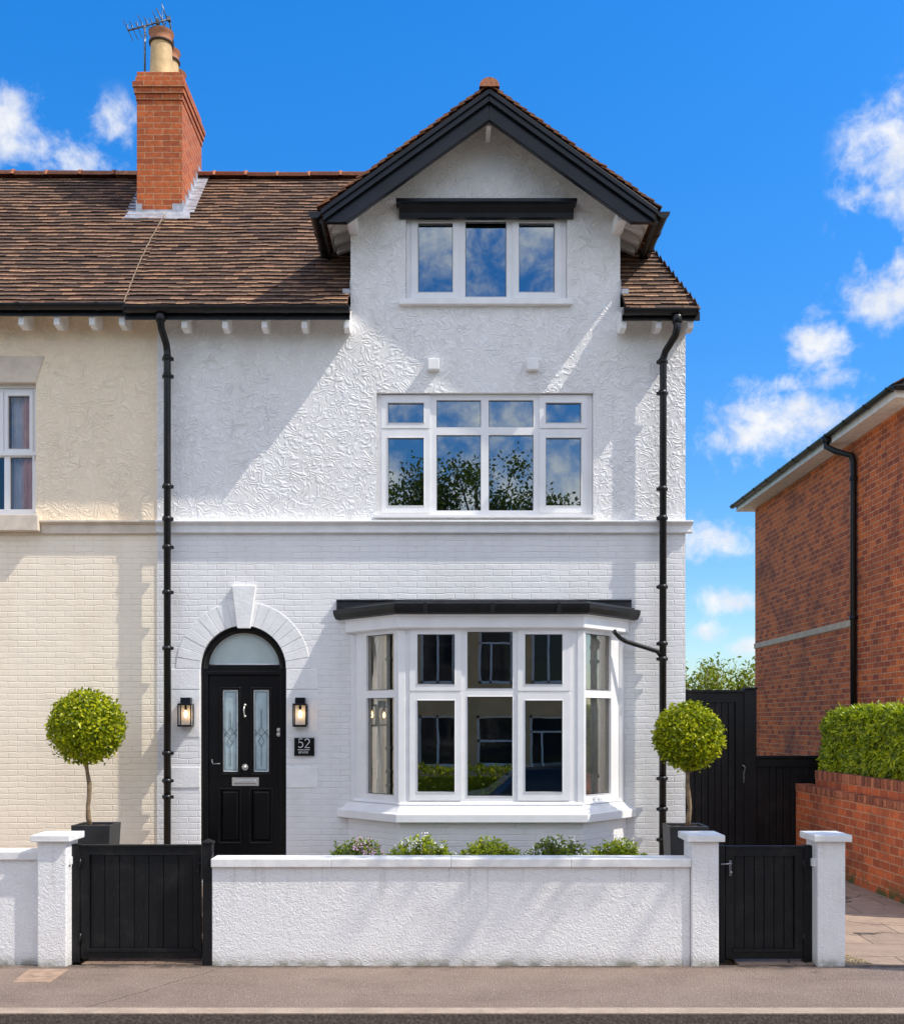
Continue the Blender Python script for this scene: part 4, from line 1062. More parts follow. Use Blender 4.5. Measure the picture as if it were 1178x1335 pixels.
# ------------------------------------------------------------------ CREAM NEIGHBOUR
nb = thing('terraced_house', 'cream rendered house adjoining on the left with grey stone lintel', 'house', (-6, YF, 0))
NX0 = -9.0
CW = (X(-62), X(46.5), Z(673), Z(498))
yc = YF + .012
m = MB(); m.grid(NX0, XL, ZS0 + .05, ZE + .12, [CW], yc, .12); m.build('rendered_wall', M['cream_stucco'], nb)
m = MB(); m.grid(NX0, XL, 0, ZS0 + .05, [], yc, 0)
m.face([(NX0, 17.4, 0), (NX0, yc, 0), (NX0, yc, ZE + .12), (NX0, 17.4, ZE + .12)]); m.face([(XL, 17.4, 0), (NX0, 17.4, 0), (NX0, 17.4, ZE + .12), (XL, 17.4, ZE + .12)])
m.build('brick_wall', M['cream_pbrick'], nb)
m = MB(); m.prism_x([(p[0] + .008, p[1]) for p in prof] if False else [(yc+.02, Z(696)), (yc-.04, Z(696)), (yc-.04, Z(685)), (yc-.085, Z(682)), (yc-.085, Z(679.5)), (yc+.02, Z(677.5))], X(55), XL - .005)
m.prism_x([(yc+.02, Z(696)), (yc-.04, Z(696)), (yc-.04, Z(683)), (yc+.02, Z(683))], NX0, X(54.5))
m.build('string_course', M['greystone'], nb, bevel=.003)
m = MB(); m.box(CW[0]-.1, X(54.5), yc-.13, yc+.14, Z(691.5, 12.28), CW[2] - .002); m.build('stone_sill', M['greystone'], nb, bevel=.006)
m = MB(); m.prism([(CW[0]-.0, Z(498.5)), (X(46.8), Z(498.5)), (X(58), Z(464)), (CW[0]-.1, Z(464))], yc - .012, yc + .1); m.build('lintel', M['greystone'], nb, bevel=.004)
fy = yc + .10
xe = lambda p: X(p, fy); ze = lambda y: Z(y, fy)
panes = [(xe(11.5), xe(39.5), ze(585.5), ze(516.5)), (xe(13.5), xe(42.5), ze(664), ze(596)), (xe(-56), xe(0), ze(585.5), ze(516.5)), (xe(-56), xe(6), ze(664), ze(596))]
sash = [(xe(7.5), xe(43.8), ze(590), ze(510)), (xe(-60), xe(5), ze(590), ze(510))]
w3 = window(nb, (CW[0]+.003, CW[1]-.003, CW[2]+.003, CW[3]-.04), fy, panes, sash, glass='clearpane')
m = MB(); m.box(CW[0]+.003, CW[1]-.003, fy - .03, fy + .01, ze(594.5), ze(589.5)); m.box(CW[0]+.003, CW[1]-.003, fy-.02, fy+.0, CW[3]-.04, CW[3]-.003); m.box(xe(43.5), xe(46), fy-.02, fy, ze(600), ze(590)); m.build('meeting_rail', M['upvc'], w3, bevel=.004)
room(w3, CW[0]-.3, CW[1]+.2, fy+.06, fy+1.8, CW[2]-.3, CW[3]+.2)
curtain('curtain', 'orange curtain behind the sash window of the cream house', xe(24.5), xe(49), CW[2]-.1, CW[3], fy+.085, M['curtain_o'], .022, 3)
curtain('curtain', 'pale net curtain beside the orange curtain in the cream house window', xe(10), xe(26), CW[2]-.1, CW[3], fy+.12, M['curtain'], .016, 3)
dzr = .006
m = MB(); roof_tiles(m, (0, YE, ZEV + dzr), (1, 0, 0), (0, s2, s2), (0, -s2, s2), lambda s: (NX0, XJ - .004), TR * math.sqrt(2) - .05, seed=14)
nroof = m.build('roof', [M['tile'], M['tile_edge']], nb)
m = MB(); m.face([(NX0, YE+.005, ZEV+dzr-.015), (XJ-.02, YE+.005, ZEV+dzr-.015), (XJ-.02, YE+TR, ZEV+TR+dzr-.015), (NX0, YE+TR, ZEV+TR+dzr-.015)]); m.face([(NX0, YE+TR, ZEV+TR+dzr-.015), (XJ-.02, YE+TR, ZEV+TR+dzr-.015), (XJ-.02, 17.75, ZEV), (NX0, 17.75, ZEV)])
m.face([(NX0, YE, ZEV), (NX0, YE+TR, ZEV+TR), (NX0, 17.75, ZEV)]); m.build('roof_underlay', M['roofbed'], nroof)
m = MB(); ridge_run(m, (NX0, YE+TR, ZEV+TR+dzr+.07), (XJ-.02, YE+TR, ZEV+TR+dzr+.055), seed=8); m.build('ridge_tiles', M['ridge'], nroof)
for px in (-20, 29, 75, 121, 160): rafter(nb, px, drop=.035)
m = MB(); m.face([(NX0, 12.09, ZEV), (XJ, 12.09, ZEV), (XJ, yc+.02, ZEV+.17), (NX0, yc+.02, ZEV+.17)][::-1]); m.build('soffit', M['softwhite'], nb)
m = MB(); gutter_x(m, NX0, XJ+.03, 12.0, ZEV+.05, .06); m.box(NX0, XJ, 12.066, 12.085, ZEV-.05, ZEV+.04); m.build('gutter', M['blackpipe'], nb)

# ------------------------------------------------------------------ RED BRICK HOUSE
HX, HY0, HY1, HZT = 7.2, 17.05, 25.5, 7.30
bh = thing('brick_house', 'red brick house at the right edge with white eaves and black gutter', 'house', (10, 21, 0))
m = MB(); m.box(HX, 15, HY0, HY1, 0, HZT + .02); m.build('wall', M['housebrick'], bh)
py_ = HX * F / (1117 - CX)
m = MB(); m.box(HX - .025, HX + .01, py_ + .2, HY1 + .02, 4.03, 4.15); m.build('string_course', M['sandstone'], bh, bevel=.004)
m = MB(); ov = .33
m.box(HX - ov, 15 + ov, HY0 - ov, HY1 + ov, HZT - .0, HZT + .03); m.box(HX - ov - .02, 15 + ov, HY0 - ov - .02, HY1 + ov + .02, HZT - .02, HZT + .15)
m.build('eaves', M['softwhite'], bh, bevel=.005)
m = MB(); r = .065; xg, zg2 = HX - ov - .09, HZT + .13
pr = [(xg + r*math.cos(a), zg2 + r*math.sin(a)) for a in [PI + PI*j/10 for j in range(11)]] + [(xg + r*.9*math.cos(a), zg2 + r*.9*math.sin(a)) for a in [2*PI - PI*j/10 for j in range(11)]]
m.prism(pr, HY0 - ov - .15, HY1 + ov + .1)
y = HY0 - ov
while y < HY1 + ov:
    m.prism([(xg + (r+.01)*math.cos(a), zg2 + .004 + (r+.01)*math.sin(a)) for a in [PI + PI*j/10 for j in range(11)]], y, y + .05); y += .9
m.prism_x([(HY0 - ov - .09 + r*math.cos(a), zg2 + r*math.sin(a)) for a in [PI + PI*j/10 for j in range(11)]], HX - ov - .1, 15 + ov)
m.build('gutter', M['blackpipe'], bh)
m = MB(); a0, a1, b0, b1 = HX - ov - .05, 15 + ov, HY0 - ov - .05, HY1 + ov + .05; zr = HZT + .16; mx = (a0 + a1)/2; hh = 2.6
q = [(a0, b0, zr), (a1, b0, zr), (a1, b1, zr), (a0, b1, zr)]; t0, t1 = (mx, b0 + 3.6, zr + hh), (mx, b1 - 3.6, zr + hh)
m.face([q[0], q[1], t0]); m.face([q[1], q[2], t1, t0]); m.face([q[2], q[3], t1]); m.face([q[3], q[0], t0, t1])
bhr = m.build('roof', M['roofbed'], bh)
m = MB(); Sv = Vector((mx - a0, 0, hh)).normalized(); Nv = Vector((-hh, 0, mx - a0)).normalized(); SL = Vector((mx - a0, 0, hh)).length
roof_tiles(m, (a0, b1, zr), (0, -1, 0), Sv, Nv, lambda s: (3.6*s/SL, (b1-b0) - 3.6*s/SL), SL, gauge=.2, width=.25, seed=31); m.build('roof_tiles', [M['tile'], M['tile']], bhr)
m = MB(); yq = HX * F / (1112 - CX); xo = HX - .07
m.tube([(xg, py_ + .35, zg2 - .05), (xg, py_ + .35, zg2 - .2), (HX - .3, py_ + .2, zg2 - .32), (xo - .03, py_, zg2 - .44), (xo, py_, zg2 - .55), (xo, py_, 0)], .055, 12)
for z in (2.2, 4.12, 6.55): m.lathe([(.055, 0), (.068, 0), (.068, .07), (.055, .07)], (xo, py_, z), 12)
m.lathe([(.06, 0), (.085, .03), (.085, .1), (.06, .11)], (xg, py_ + .35, zg2 - .13), 12)
m.build('drainpipe', M['blackpipe'], bh)

# ------------------------------------------------------------------ garden walls, pillars, gates
def pillar(pxa, pxb, label):
    x0, x1 = X(pxa, YW), X(pxb, YW); t_ = thing('gate_pillar', label, 'gate pillar', ((x0+x1)/2, YW, 0), 'white rendered gate pillars')
    m = MB(); zt = Z(1097.5, YW); m.box(x0, x1, YW, YW + .34, -.02, zt); m.build('shaft', M['render'], t_, bevel=.012)
    m = MB(); e = .048; a, c, y0, y1 = x0 - e, x1 + e, YW - e, YW + .34 + e; z0, z1 = zt + .002, Z(1088.5, YW)
    m.box(a, c, y0, y1, z0, z1); b0 = len(m.v)
    top = [m.vert(p) for p in ((a+.004, y0+.004, z1+.0005), (c-.004, y0+.004, z1+.0005), (c-.004, y1-.004, z1+.0005), (a+.004, y1-.004, z1+.0005))]
    ap = m.vert(((a+c)/2, (y0+y1)/2, z1 + .022))
    for i in range(4): m.f.append([top[i], top[(i+1) % 4], ap]); m.m.append(0); m.sm.append(False)
    m.build('cap', M['coping'], t_, bevel=.008); return t_
pillar(48.5, 86.8, 'white rendered gate pillar with flat cap at the far left beside the wide gate')
pillar(900.7, 936.7, 'white rendered gate pillar with flat cap at the right end of the long front wall')
pillar(1065, 1101.5, 'white rendered gate pillar with flat cap next to the brick garden wall')
def gwall(name, label, x0, x1, zt, yy, th=.22):
    t_ = thing(name, label, 'wall', ((x0+x1)/2, yy, 0))
    m = MB(); m.box(x0, x1, yy + .03, yy + .03 + th, -.02, zt - .085); m.build('wall_face', M['render'], t_, bevel=.008)
    m = MB(); x = x0 - .004; n = max(1, round((x1 - x0) / 1.15)); w = (x1 - x0 + .004) / n
    for i in range(n): m.box(x + i*w + (.0008 if i else 0), x + (i+1)*w, yy - .006 + R.uniform(0, .002), yy + th + .06, zt - .084, zt + R.uniform(-.002, .002))
    m.build('coping', M['coping'], t_, bevel=.008); return t_
gwall('garden_wall', 'long low white rendered wall with coping in front of the bay window', X(275.5, YW), X(900.7, YW) - .003, Z(1119.5, YW), YW)
gwall('garden_wall', 'short piece of low white rendered wall left of the wide gate pillar', -9.0, X(48.5, YW) - .003, Z(1110, YW + .05), YW + .05)

def gate(label, yg, post_l, post_r, leaf, ytop, ybot, nb_, hinge_left, latch_px, rpost_y=None, rcap=False):
    t_ = thing('garden_gate', label, 'gate', (X((leaf[0]+leaf[1])/2, yg), yg, 0))
    gx, gz = (lambda p: X(p, yg)), (lambda y: Z(y, yg))
    for (a, c, y, ztop, capd) in ((post_l[0], post_l[1], yg - .01, gz(ytop - 3.5), False), (post_r[0], post_r[1], (rpost_y or yg - .01), Z(ytop - 3.5, rpost_y or yg), rcap)):
        m = MB(); m.box(X(a, y), X(c, y), y, y + .09, .0, ztop)
        if capd:
            m.box(X(a, y) - .008, X(c, y) + .012, y - .012, y + .10, ztop + .001, ztop + .02)
            xm, ym = (X(a, y) + X(c, y))/2, y + .045; r_ = .055
            v = [m.vert(p) for p in ((xm - r_, ym - r_, ztop + .0205), (xm + r_, ym - r_, ztop + .0205), (xm + r_, ym + r_, ztop + .0205), (xm - r_, ym + r_, ztop + .0205))]; ap = m.vert((xm, ym, ztop + .05))
            for i in range(4): m.f.append([v[i], v[(i+1) % 4], ap]); m.m.append(0); m.sm.append(False)
        m.build('post', M['charcoal'], t_, bevel=.006)
    x0, x1, z0, z1 = gx(leaf[0]) + .004, gx(leaf[1]) - .004, gz(ybot), gz(ytop)
    st, rl = .085, .075
    m = MB(); m.grid(x0, x1, z0, z1, [(x0 + st, x1 - st, z0 + rl, z1 - rl)], yg, .02, outer=.045); m.grid(x0, x1, z0, z1, [], yg + .045, 0)
    m.box(x0 + st - .02, x1 - st + .02, yg - .012, yg + .004, z0 + rl - .012, z0 + rl + .022)
    m.box(x0 - .003, x1 + .003, yg - .012, yg + .055, z1 + .001, z1 + .02)
    fr = m.build('frame', M['charcoal'], t_, bevel=.004)
    m = MB(); a, c = x0 + st + .001, x1 - st - .001; w = (c - a) / nb_
    for i in range(nb_):
        dy = R.uniform(0, .003); m.box(a + i*w + .003, a + (i+1)*w - .003, yg + .017 + dy, yg + .035, z0 + rl - .01, z1 - rl + .01)
    m.build('board_panel', M['charcoal'], t_, bevel=.004)
    hx = x0 if hinge_left else x1
    for zz in (z0 + .2, z1 - .16):
        m = MB(); m.tube([(hx, yg - .012, zz - .045), (hx, yg - .012, zz + .045)], .010, 8); m.box(hx - .03, hx + .03, yg - .006, yg - .001, zz - .035, zz + .035); m.build('hinge', M['blackpipe'], t_)
    m = MB(); lx = gx(latch_px); d_ = -1 if hinge_left else 1
    m.box(lx - .012, lx + .012, yg - .012, yg - .001, z1 - .27, z1 - .12); m.tube([(lx, yg - .01, z1 - .15), (lx, yg - .045, z1 - .15), (lx + d_*.10 * -1, yg - .045, z1 - .152)], .008, 8); m.ball((lx, yg - .03, z1 - .235), .016, seg=8)
    m.build('latch', M['metal'] if not hinge_left else M['blackpipe'], t_)
    return t_
gate('wide black boarded garden gate in front of the front door', 10.66, (92.5, 104), (264, 276.5), (105, 263), 1104, 1249.5, 7, True, 259, 10.53, True)
gate('narrow black boarded garden gate with a steel latch between two pillars', 10.66, (937.5, 944.5), (1047.5, 1058.5), (945, 1047), 1105.5, 1250, 6, False, 951)
# bright hinge straps on the pillars
for (px, py, w_, lab) in ((91, 1122, .02, 'small white hinge block on the left gate pillar'), (1060, 1124, .02, 'small white hinge block on the pillar beside the narrow gate')):
    m = MB(); xx = X(px, 10.6); m.box(xx - .025, xx + .025, 10.56, 10.62, Z(py + 5, 10.6), Z(py - 5, 10.6)); o = m.build('hinge_block', M['coping'], origin=(xx, 10.6, Z(py, 10.6)), bevel=.004); tag(o, lab, 'hinge')

# tall side gate and fence at the end of the passage
GY = 18.4
gx, gz = (lambda p: X(p, GY)), (lambda y: Z(y, GY))
sgt = thing('side_gate', 'tall black boarded side gate closing the passage beside the white house', 'gate', (gx(940), GY, 0))
x0, x1, z1 = gx(886), gx(969), gz(903)
m = MB(); m.grid(x0, x1, .04, z1, [(x0 + .14, x1 - .14, .2, z1 - .16)], GY, .025, outer=.05); m.grid(x0, x1, .04, z1, [], GY + .055, 0); m.box(x0 - .03, x1 + .2, GY - .025, GY + .07, z1 + .001, z1 + .045); m.build('frame', M['charcoal'], sgt, bevel=.006)
m = MB(); n = 7; w = (x1 - x0 - .28) / n
for i in range(n): m.box(x0 + .14 + i*w + .005, x0 + .14 + (i+1)*w - .005, GY + .02 + R.uniform(0, .004), GY + .05, .18, z1 - .15)
m.build('board_panel', M['charcoal'], sgt, bevel=.006)
m = MB(); m.box(x1 + .004, gx(985), GY - .03, GY + .12, 0, gz(899)); m.box(gx(969.5), gx(987), GY - .05, GY + .14, gz(899) + .001, gz(896)); m.build('post', M['charcoal'], sgt, bevel=.006)
m = MB(); m.tube([(gx(968), GY - .03, gz(1012)), (gx(970), GY - .05, gz(1000)), (gx(966), GY - .05, gz(997))], .012, 8); m.box(gx(968), gx(972), GY - .02, GY - .001, gz(1020), gz(1005)); m.build('latch', M['metal'], sgt)
m = MB(); m.box(XR + .01, x0 - .035, GY, GY + .06, 0, z1); m.build('side_panel', M['charcoal'], sgt)
fn = thing('fence', 'low black boarded fence between the tall side gate and the brick wall', 'fence', (gx(1030), GY, 0))
m = MB(); xa, xb2, z1 = gx(985.5), HX - .02, gz(989); n = 17; w = (xb2 - xa) / n
for i in range(n): m.box(xa + i*w + .004, xa + (i+1)*w - .004, GY + .02 + R.uniform(0, .004), GY + .045, .04, z1)
m.build('board_panel', M['charcoal'], fn, bevel=.005)
m = MB(); m.grid(xa, xb2, .04, z1, [], GY + .05, 0); m.box(xa, xb2, GY - .02, GY + .07, z1 + .001, z1 + .05); m.box(xa, xb2, GY - .002, GY + .018, z1 - .14, z1 - .002); m.build('rail', M['charcoal'], fn, bevel=.006)

# brick garden wall, two tiers
WXB = 5.87
bw = thing('garden_wall', 'stepped red brick retaining wall under the hedge on the right', 'wall', (WXB + .4, 15.4, 0))
YN, YFW = 12.9, 18.38
m = MB(); m.box(WXB, HX - .03, YN, YFW, -.02, 1.20); m.build('lower_tier', M['wallbrick'], bw, bevel=.008)
def soldier(m, x, y0, y1, z0, z1, d, proud=.012):
    y = y0; 
    while y < y1:
        w = min(.105, y1 - y); m.box(x - proud + R.uniform(-.004, .004), x + d, y + .004, y + w - .004, z0, z1 + R.uniform(-.004, .004)); y += .113
M['capbrick'] = m_tile('coping brick', [(0, (.22, .065, .03)), (.5, (.42, .125, .055)), (1, (.58, .20, .09))], .85, .35)
m = MB(); soldier(m, WXB, YN, YFW, 1.201, 1.305, .24)
m.build('cap_course', M['capbrick'], bw, bevel=.005)
m = MB(); m.box(WXB + .10, HX - .03, YN, 17.7, 1.20, 1.42); m.build('upper_tier', M['wallbrick'], bw, bevel=.006)
m = MB(); soldier(m, WXB + .10, YN, 17.7, 1.421, 1.555, .24); m.build('cap_course', M['capbrick'], bw, bevel=.005)

# ------------------------------------------------------------------ plants
def crown_ball(c, r, n, size, seed, mat, parent, name='crown', sq=(1, 1, 1), shell=.35):
    rg = random.Random(seed); m = MB()
    for i in range(n):
        d_ = Vector((rg.gauss(0, 1), rg.gauss(0, 1), rg.gauss(0, 1))).normalized()
        lump = 1 + .08 * mnoise.noise(d_ * 2.4 + Vector((seed, 0, 0))) + .07 * mnoise.noise(d_ * 8)
        rr = r * lump * (1 - shell * rg.random() ** 2.2)
        if rg.random() < .05: rr = r * rg.uniform(1.0, 1.12)
        p = Vector(c) + Vector((d_.x * rr * sq[0], d_.y * rr * sq[1], d_.z * rr * sq[2]))
        nn = d_ * .75 + Vector((rg.uniform(-1, 1), rg.uniform(-1, 1), rg.uniform(-.6, 1)))
        m.leaf(p, nn, size * rg.uniform(.7, 1.3), .5, rng=rg)
    m.ball(c, r * .72, seg=16, sq=sq)
    return m.build(name, mat, parent)
def topiary(label, px, py, rpx, y, base_px, base_y, seed, gz):
    x, z, r = X(px, y), Z(py, y), rpx * y / F
    bx = X(base_px, y); zb_ = Z(base_y, y)
    t_ = thing('topiary_tree', label, 'topiary tree', (bx, y, zb_), 'clipped ball trees in planters')
    rg = random.Random(seed)
    m = MB(); n = 8; pts = [(bx + (x - bx) * i/(n-1) + .012 * math.sin(i * 1.3 + seed), y + .01*math.cos(i*1.7), zb_ - .05 + (z - r*.6 - zb_ + .05) * i/(n-1)) for i in range(n)]
    m.tube(pts, [.027 - .006 * i/(n-1) + .003*math.sin(i*2.1) for i in range(n)], 10)
    for k in range(9):
        a = 2 * PI * k / 9; p0 = Vector(pts[-2 if k % 2 else -1]); p1 = Vector((x + r*.45*math.cos(a), y + r*.45*math.sin(a), z - r*.55 + .1*rg.random()))
        m.tube([p0, (p0 + p1)/2 + Vector((0, 0, -.02)), p1], [.011, .008, .005], 6)
    m.build('trunk', M['bark'], t_)
    crown_ball((x, y, z), r * .92, 6800, .047, seed, M['leaf'], t_)
    return t_
def planter(label, cx, y, wtop, wbot, z0, z1):
    t_ = thing('planter', label, 'planter', (cx, y, z0), 'square black planters'); m = MB()
    a, b0 = wtop/2, wbot/2; ti = .022
    L = [[(cx + sx*w_, y + sy*w_, z) for (sx, sy) in ((-1,-1),(1,-1),(1,1),(-1,1))] for (w_, z) in ((b0, z0), (a, z1), (a - ti, z1), (a - ti - .01, z1 - .12))]
    for k in range(3):
        for i in range(4):
            j = (i+1) % 4; m.face([L[k][i], L[k][j], L[k+1][j], L[k+1][i]], dd=True)
    m.face(L[0][::-1], dd=True)
    m.build('pot', M['planter'], t_, bevel=.006)
    m = MB(); n = 8; w_ = a - ti - .004
    for i in range(n):
        for j in range(n):
            m.face([(cx - w_ + 2*w_*p/n, y - w_ + 2*w_*q/n, z1 - .03 + .018*mnoise.noise((p*.9 + cx, q*.9, 1))) for (p, q) in ((i, j), (i+1, j), (i+1, j+1), (i, j+1))], sm=True, dd=True)
    m.build('soil', M['soil'], t_); return t_
M['planter'] = m_plain('dark planter resin', (.022, .023, .026), .42, .25, 5, .002, 60)
YPt = 11.62
planter('square dark planter on the left in front of the cream wall', X(115.5, 11.42) + .02, YPt, .405, .33, .5, Z(1076, 11.42))
planter('square dark planter on the right beside the drainpipe', X(900.5, 11.42) - .02, YPt, .405, .34, .5, Z(1077.5, 11.42))
topiary('clipped ball topiary tree standing in front of the cream wall', 113.3, 948, 50.5, YPt, 117.5, 1074, 3, .5)
topiary('clipped ball topiary tree standing in front of the side passage', 896.7, 960, 46.5, YPt, 897, 1073, 5, .5)

def clump(label, pxa, pxb, pytop, mat, seed, flowers=None, dens=1.0, y=11.12, spiky=.5):
    rg = random.Random(seed); x0, x1 = X(pxa, y), X(pxb, y); zt = Z(pytop, y); zb_ = .84
    t_ = thing('bedding_plant', label, 'plant', ((x0+x1)/2, y, zb_), 'low shrubs in the bed under the bay window')
    m = MB(); st = MB(); nst = int(95 * dens); heads = []
    w = (x1 - x0) / 2; cx = (x0 + x1) / 2
    for i in range(nst):
        u = rg.uniform(-1, 1); v = rg.uniform(-1, 1); env = max(.35, 1 - .55 * u*u - .2*abs(v)) * rg.uniform(.72, 1.08)
        base = Vector((cx + u * w * .72, y + v * .17, zb_)); lean = Vector((u * .25 * w + rg.uniform(-.05, .05), v * .08 - .03, 0)); h = (zt - zb_) * env
        tip = base + lean + Vector((0, 0, h))
        st.tube([base, (base + tip)/2 + Vector((0, 0, .02)), tip], [.004, .003, .002], 5)
        for k in range(24):
            q = .2 + .8 * k / 23; p = base.lerp(tip, q); a = k * 2.4
            m.leaf(p, Vector((math.cos(a)*.6, math.sin(a)*.6 - .3, .7)), rg.uniform(.036, .062), .45, rng=rg)
        for k in range(4): m.leaf(tip, Vector((rg.uniform(-1, 1), rg.uniform(-1, 1), .4)), rg.uniform(.026, .04), .4, rng=rg)
        heads.append(tip)
    st.build('stems', M['bark'], t_); m.build('foliage', mat, t_)
    if flowers:
        fm, frac, fx = flowers
        for p in heads:
            if p.x < x0 + (x1 - x0) * fx or rg.random() > frac: continue
            m = MB()
            for k in range(9):
                q = p + Vector((rg.gauss(0, .014), rg.gauss(0, .014) - .012, rg.gauss(0.01, .014)))
                m.leaf(q, Vector((rg.uniform(-1, 1), -1 + rg.uniform(-1, .6), rg.uniform(-.3, 1))), rg.uniform(.014, .024), .8, rng=rg)
            m.build('flower', fm, t_)
clump('dark leafy shrub with pink and white flowers, first in the bed', 431, 503, 1092, M['darkbush'], 1, (M['petal_p'], .5, .45))
clump('bright green shrub dotted with white flowers, second in the bed', 507, 592, 1090, M['bush'], 2, (M['petal_w'], .3, .0))
clump('lime green flowerless shrub in the middle of the bed', 598, 679, 1092, M['bush'], 3)
clump('dark green shrub with small white flowers on its left side', 682, 768, 1090, M['darkbush'], 4, (M['petal_w'], .22, .0))
clump('yellow green shrub at the right end of the bed with few pale flowers', 770, 840, 1093, M['bush'], 5, (M['petal_w'], .18, .0))

# hedge on the brick wall
hd = thing('hedge', 'clipped bright green hedge growing on top of the brick wall', 'hedge', (6.6, 15.4, 1.5))
rg = random.Random(77); m = MB()
hx0, hx1, hy0, hy1 = 6.08, 6.85, 13.0, 17.85
def hz(y): return 2.50 + .03 * (18 - y) / 3 
for i in range(26000):
    y = rg.uniform(hy0, hy1); f = rg.random(); zt = hz(y)
    if f < .62: x = hx0 + abs(rg.gauss(0, .06)); z = rg.uniform(1.52, zt); n = Vector((-1, -.3, .3))
    elif f < .88: x = rg.uniform(hx0, hx1); z = zt - abs(rg.gauss(0, .05)); n = Vector((-.2, -.2, 1))
    else: y = (hy1 - abs(rg.gauss(0, .05))) if rg.random() < .4 else hy0 + abs(rg.gauss(0, .05)); x = rg.uniform(hx0, hx1); z = rg.uniform(1.52, zt); n = Vector((-.3, 1 if y > 15 else -1, .3))
    k_ = max(0, (z - zt + .28) / .28)
    if f < .62: x += .13 * k_ * k_
    else: z -= .16 * max(0, 1 - (x - hx0) / .2) ** 2 + .2 * max(0, 1 - (hy1 - y) / .3) ** 2
    b_ = .10 * mnoise.noise((y * 1.6, z * 1.8, x)) + .05 * mnoise.noise((y * 5, z * 5, x*5))
    x -= b_; z += b_ * .6
    if z < 1.62: x += .02
    if f > .6 and rg.random() < .08: z += rg.uniform(0, .09)
    n = n + Vector((rg.uniform(-1, 1), rg.uniform(-1, 1), rg.uniform(-.8, 1)))
    m.leaf((x, y, z), n, rg.uniform(.06, .125), .36, rng=rg)
m.box(hx0 + .14, hx1 - .05, hy0 + .14, hy1 - .12, 1.5, 2.38)
m.build('foliage', M['hedge'], hd)

# shrub beyond the side gate
sh = thing('shrub', 'loose yellow green shrub showing above the tall side gate', 'shrub', (6.6, 27.5, 0))
rg = random.Random(9); m = MB(); st = MB()
for i in range(150):
    bx_ = rg.uniform(5.2, 8.4); by = rg.uniform(26.9, 28.1); top = Z(868, 27.5) + .05 + .3 * mnoise.noise((bx_ * 1.7, 0, 0)) + rg.uniform(-.5, .15)
    base = Vector((6.6 + (bx_-6.6)*.5, 27.5, .1)); tip = Vector((bx_, by, top)); mid = (base + tip)/2 + Vector((0, 0, .3))
    st.tube([base, mid, tip], [.012, .008, .003], 5)
    for k in range(55):
        q = rg.uniform(.35, 1); p = base.lerp(mid, q*2) if q < .5 else mid.lerp(tip, q*2 - 1)
        m.leaf(p + Vector((rg.gauss(0, .07), rg.gauss(0, .07), rg.gauss(0, .05))), Vector((rg.uniform(-1, 1), rg.uniform(-1, 1), rg.uniform(-.3, 1))), rg.uniform(.08, .15), .42, rng=rg)
st.build('stems', M['bark'], sh); m.build('foliage', M['bush'], sh)

# curtains of the bay
def drape(label, p, q, z0, z1, waves=5, amp=.017):
    d_ = (q - p).normalized(); n_ = Vector((-d_.y, d_.x)); L = (q - p).length; m = MB(); n = waves * 12
    pt = [p + d_ * (L * i / n) + n_ * (amp * math.sin(i / n * waves * 2 * PI) + .4 * amp * math.sin(i / n * waves * 4.1 + 1)) for i in range(n + 1)]
    for i in range(n): m.face([(pt[i].x, pt[i].y, z0), (pt[i+1].x, pt[i+1].y, z0), (pt[i+1].x, pt[i+1].y, z1), (pt[i].x, pt[i].y, z1)], sm=True, dd=True)
    o = m.build('curtain', M['curtain'], origin=(p.x, p.y, z0)); return tag(o, label, 'curtain')
qb = bay(-.095)
drape('pale curtain behind the right side light of the bay window', qb[2] + (qb[3] - qb[2]) * .30, qb[3] + Vector((0, .05)), 1.45, BZ1)
drape('pale curtain behind the left side light of the bay window', qb[0] + Vector((0, .05)), qb[0] + (qb[1] - qb[0]) * .62, 1.45, BZ1)

# unseen tree added out of frame, its clumps shaped to dapple the garden wall
tt = thing('street_tree', 'thin tree added out of frame on the right to dapple the garden wall', 'tree', (8.2, 9.3, 0)); rg = random.Random(41); m = MB(); lf = MB()
m.tube([(8.2, 9.3, -.05), (8.15, 9.28, 4), (8.0, 9.2, 7), (7.8, 9.1, 9.2)], [.16, .13, .09, .03], 10)
for k, (bx_, bz_, r_) in enumerate(((5.35, 8.9, .34), (6.05, 8.3, .22), (6.75, 8.9, .42), (7.9, 8.6, .36), (8.75, 9.0, .4), (9.6, 8.4, .3), (7.3, 9.6, .4))):
    c_ = Vector((bx_, 8.95 + .15 * math.sin(k * 2.2), bz_)); m.tube([(8.05, 9.22, 5.4 + .3*k), (Vector((8.05, 9.2, 6 + .3*k)) + c_)/2, c_], [.05, .035, .012], 6)
    for j in range(420):
        q = c_ + Vector((rg.gauss(0, r_), rg.gauss(0, .16), rg.gauss(0, r_ * .55))); lf.leaf(q, Vector((rg.uniform(-1, 1), rg.uniform(-1, 1), rg.uniform(-.4, 1))), rg.uniform(.07, .13), .5, rng=rg)
m.build('trunk', M['bark'], tt); lf.build('crown', M['treeleaf'], tt)

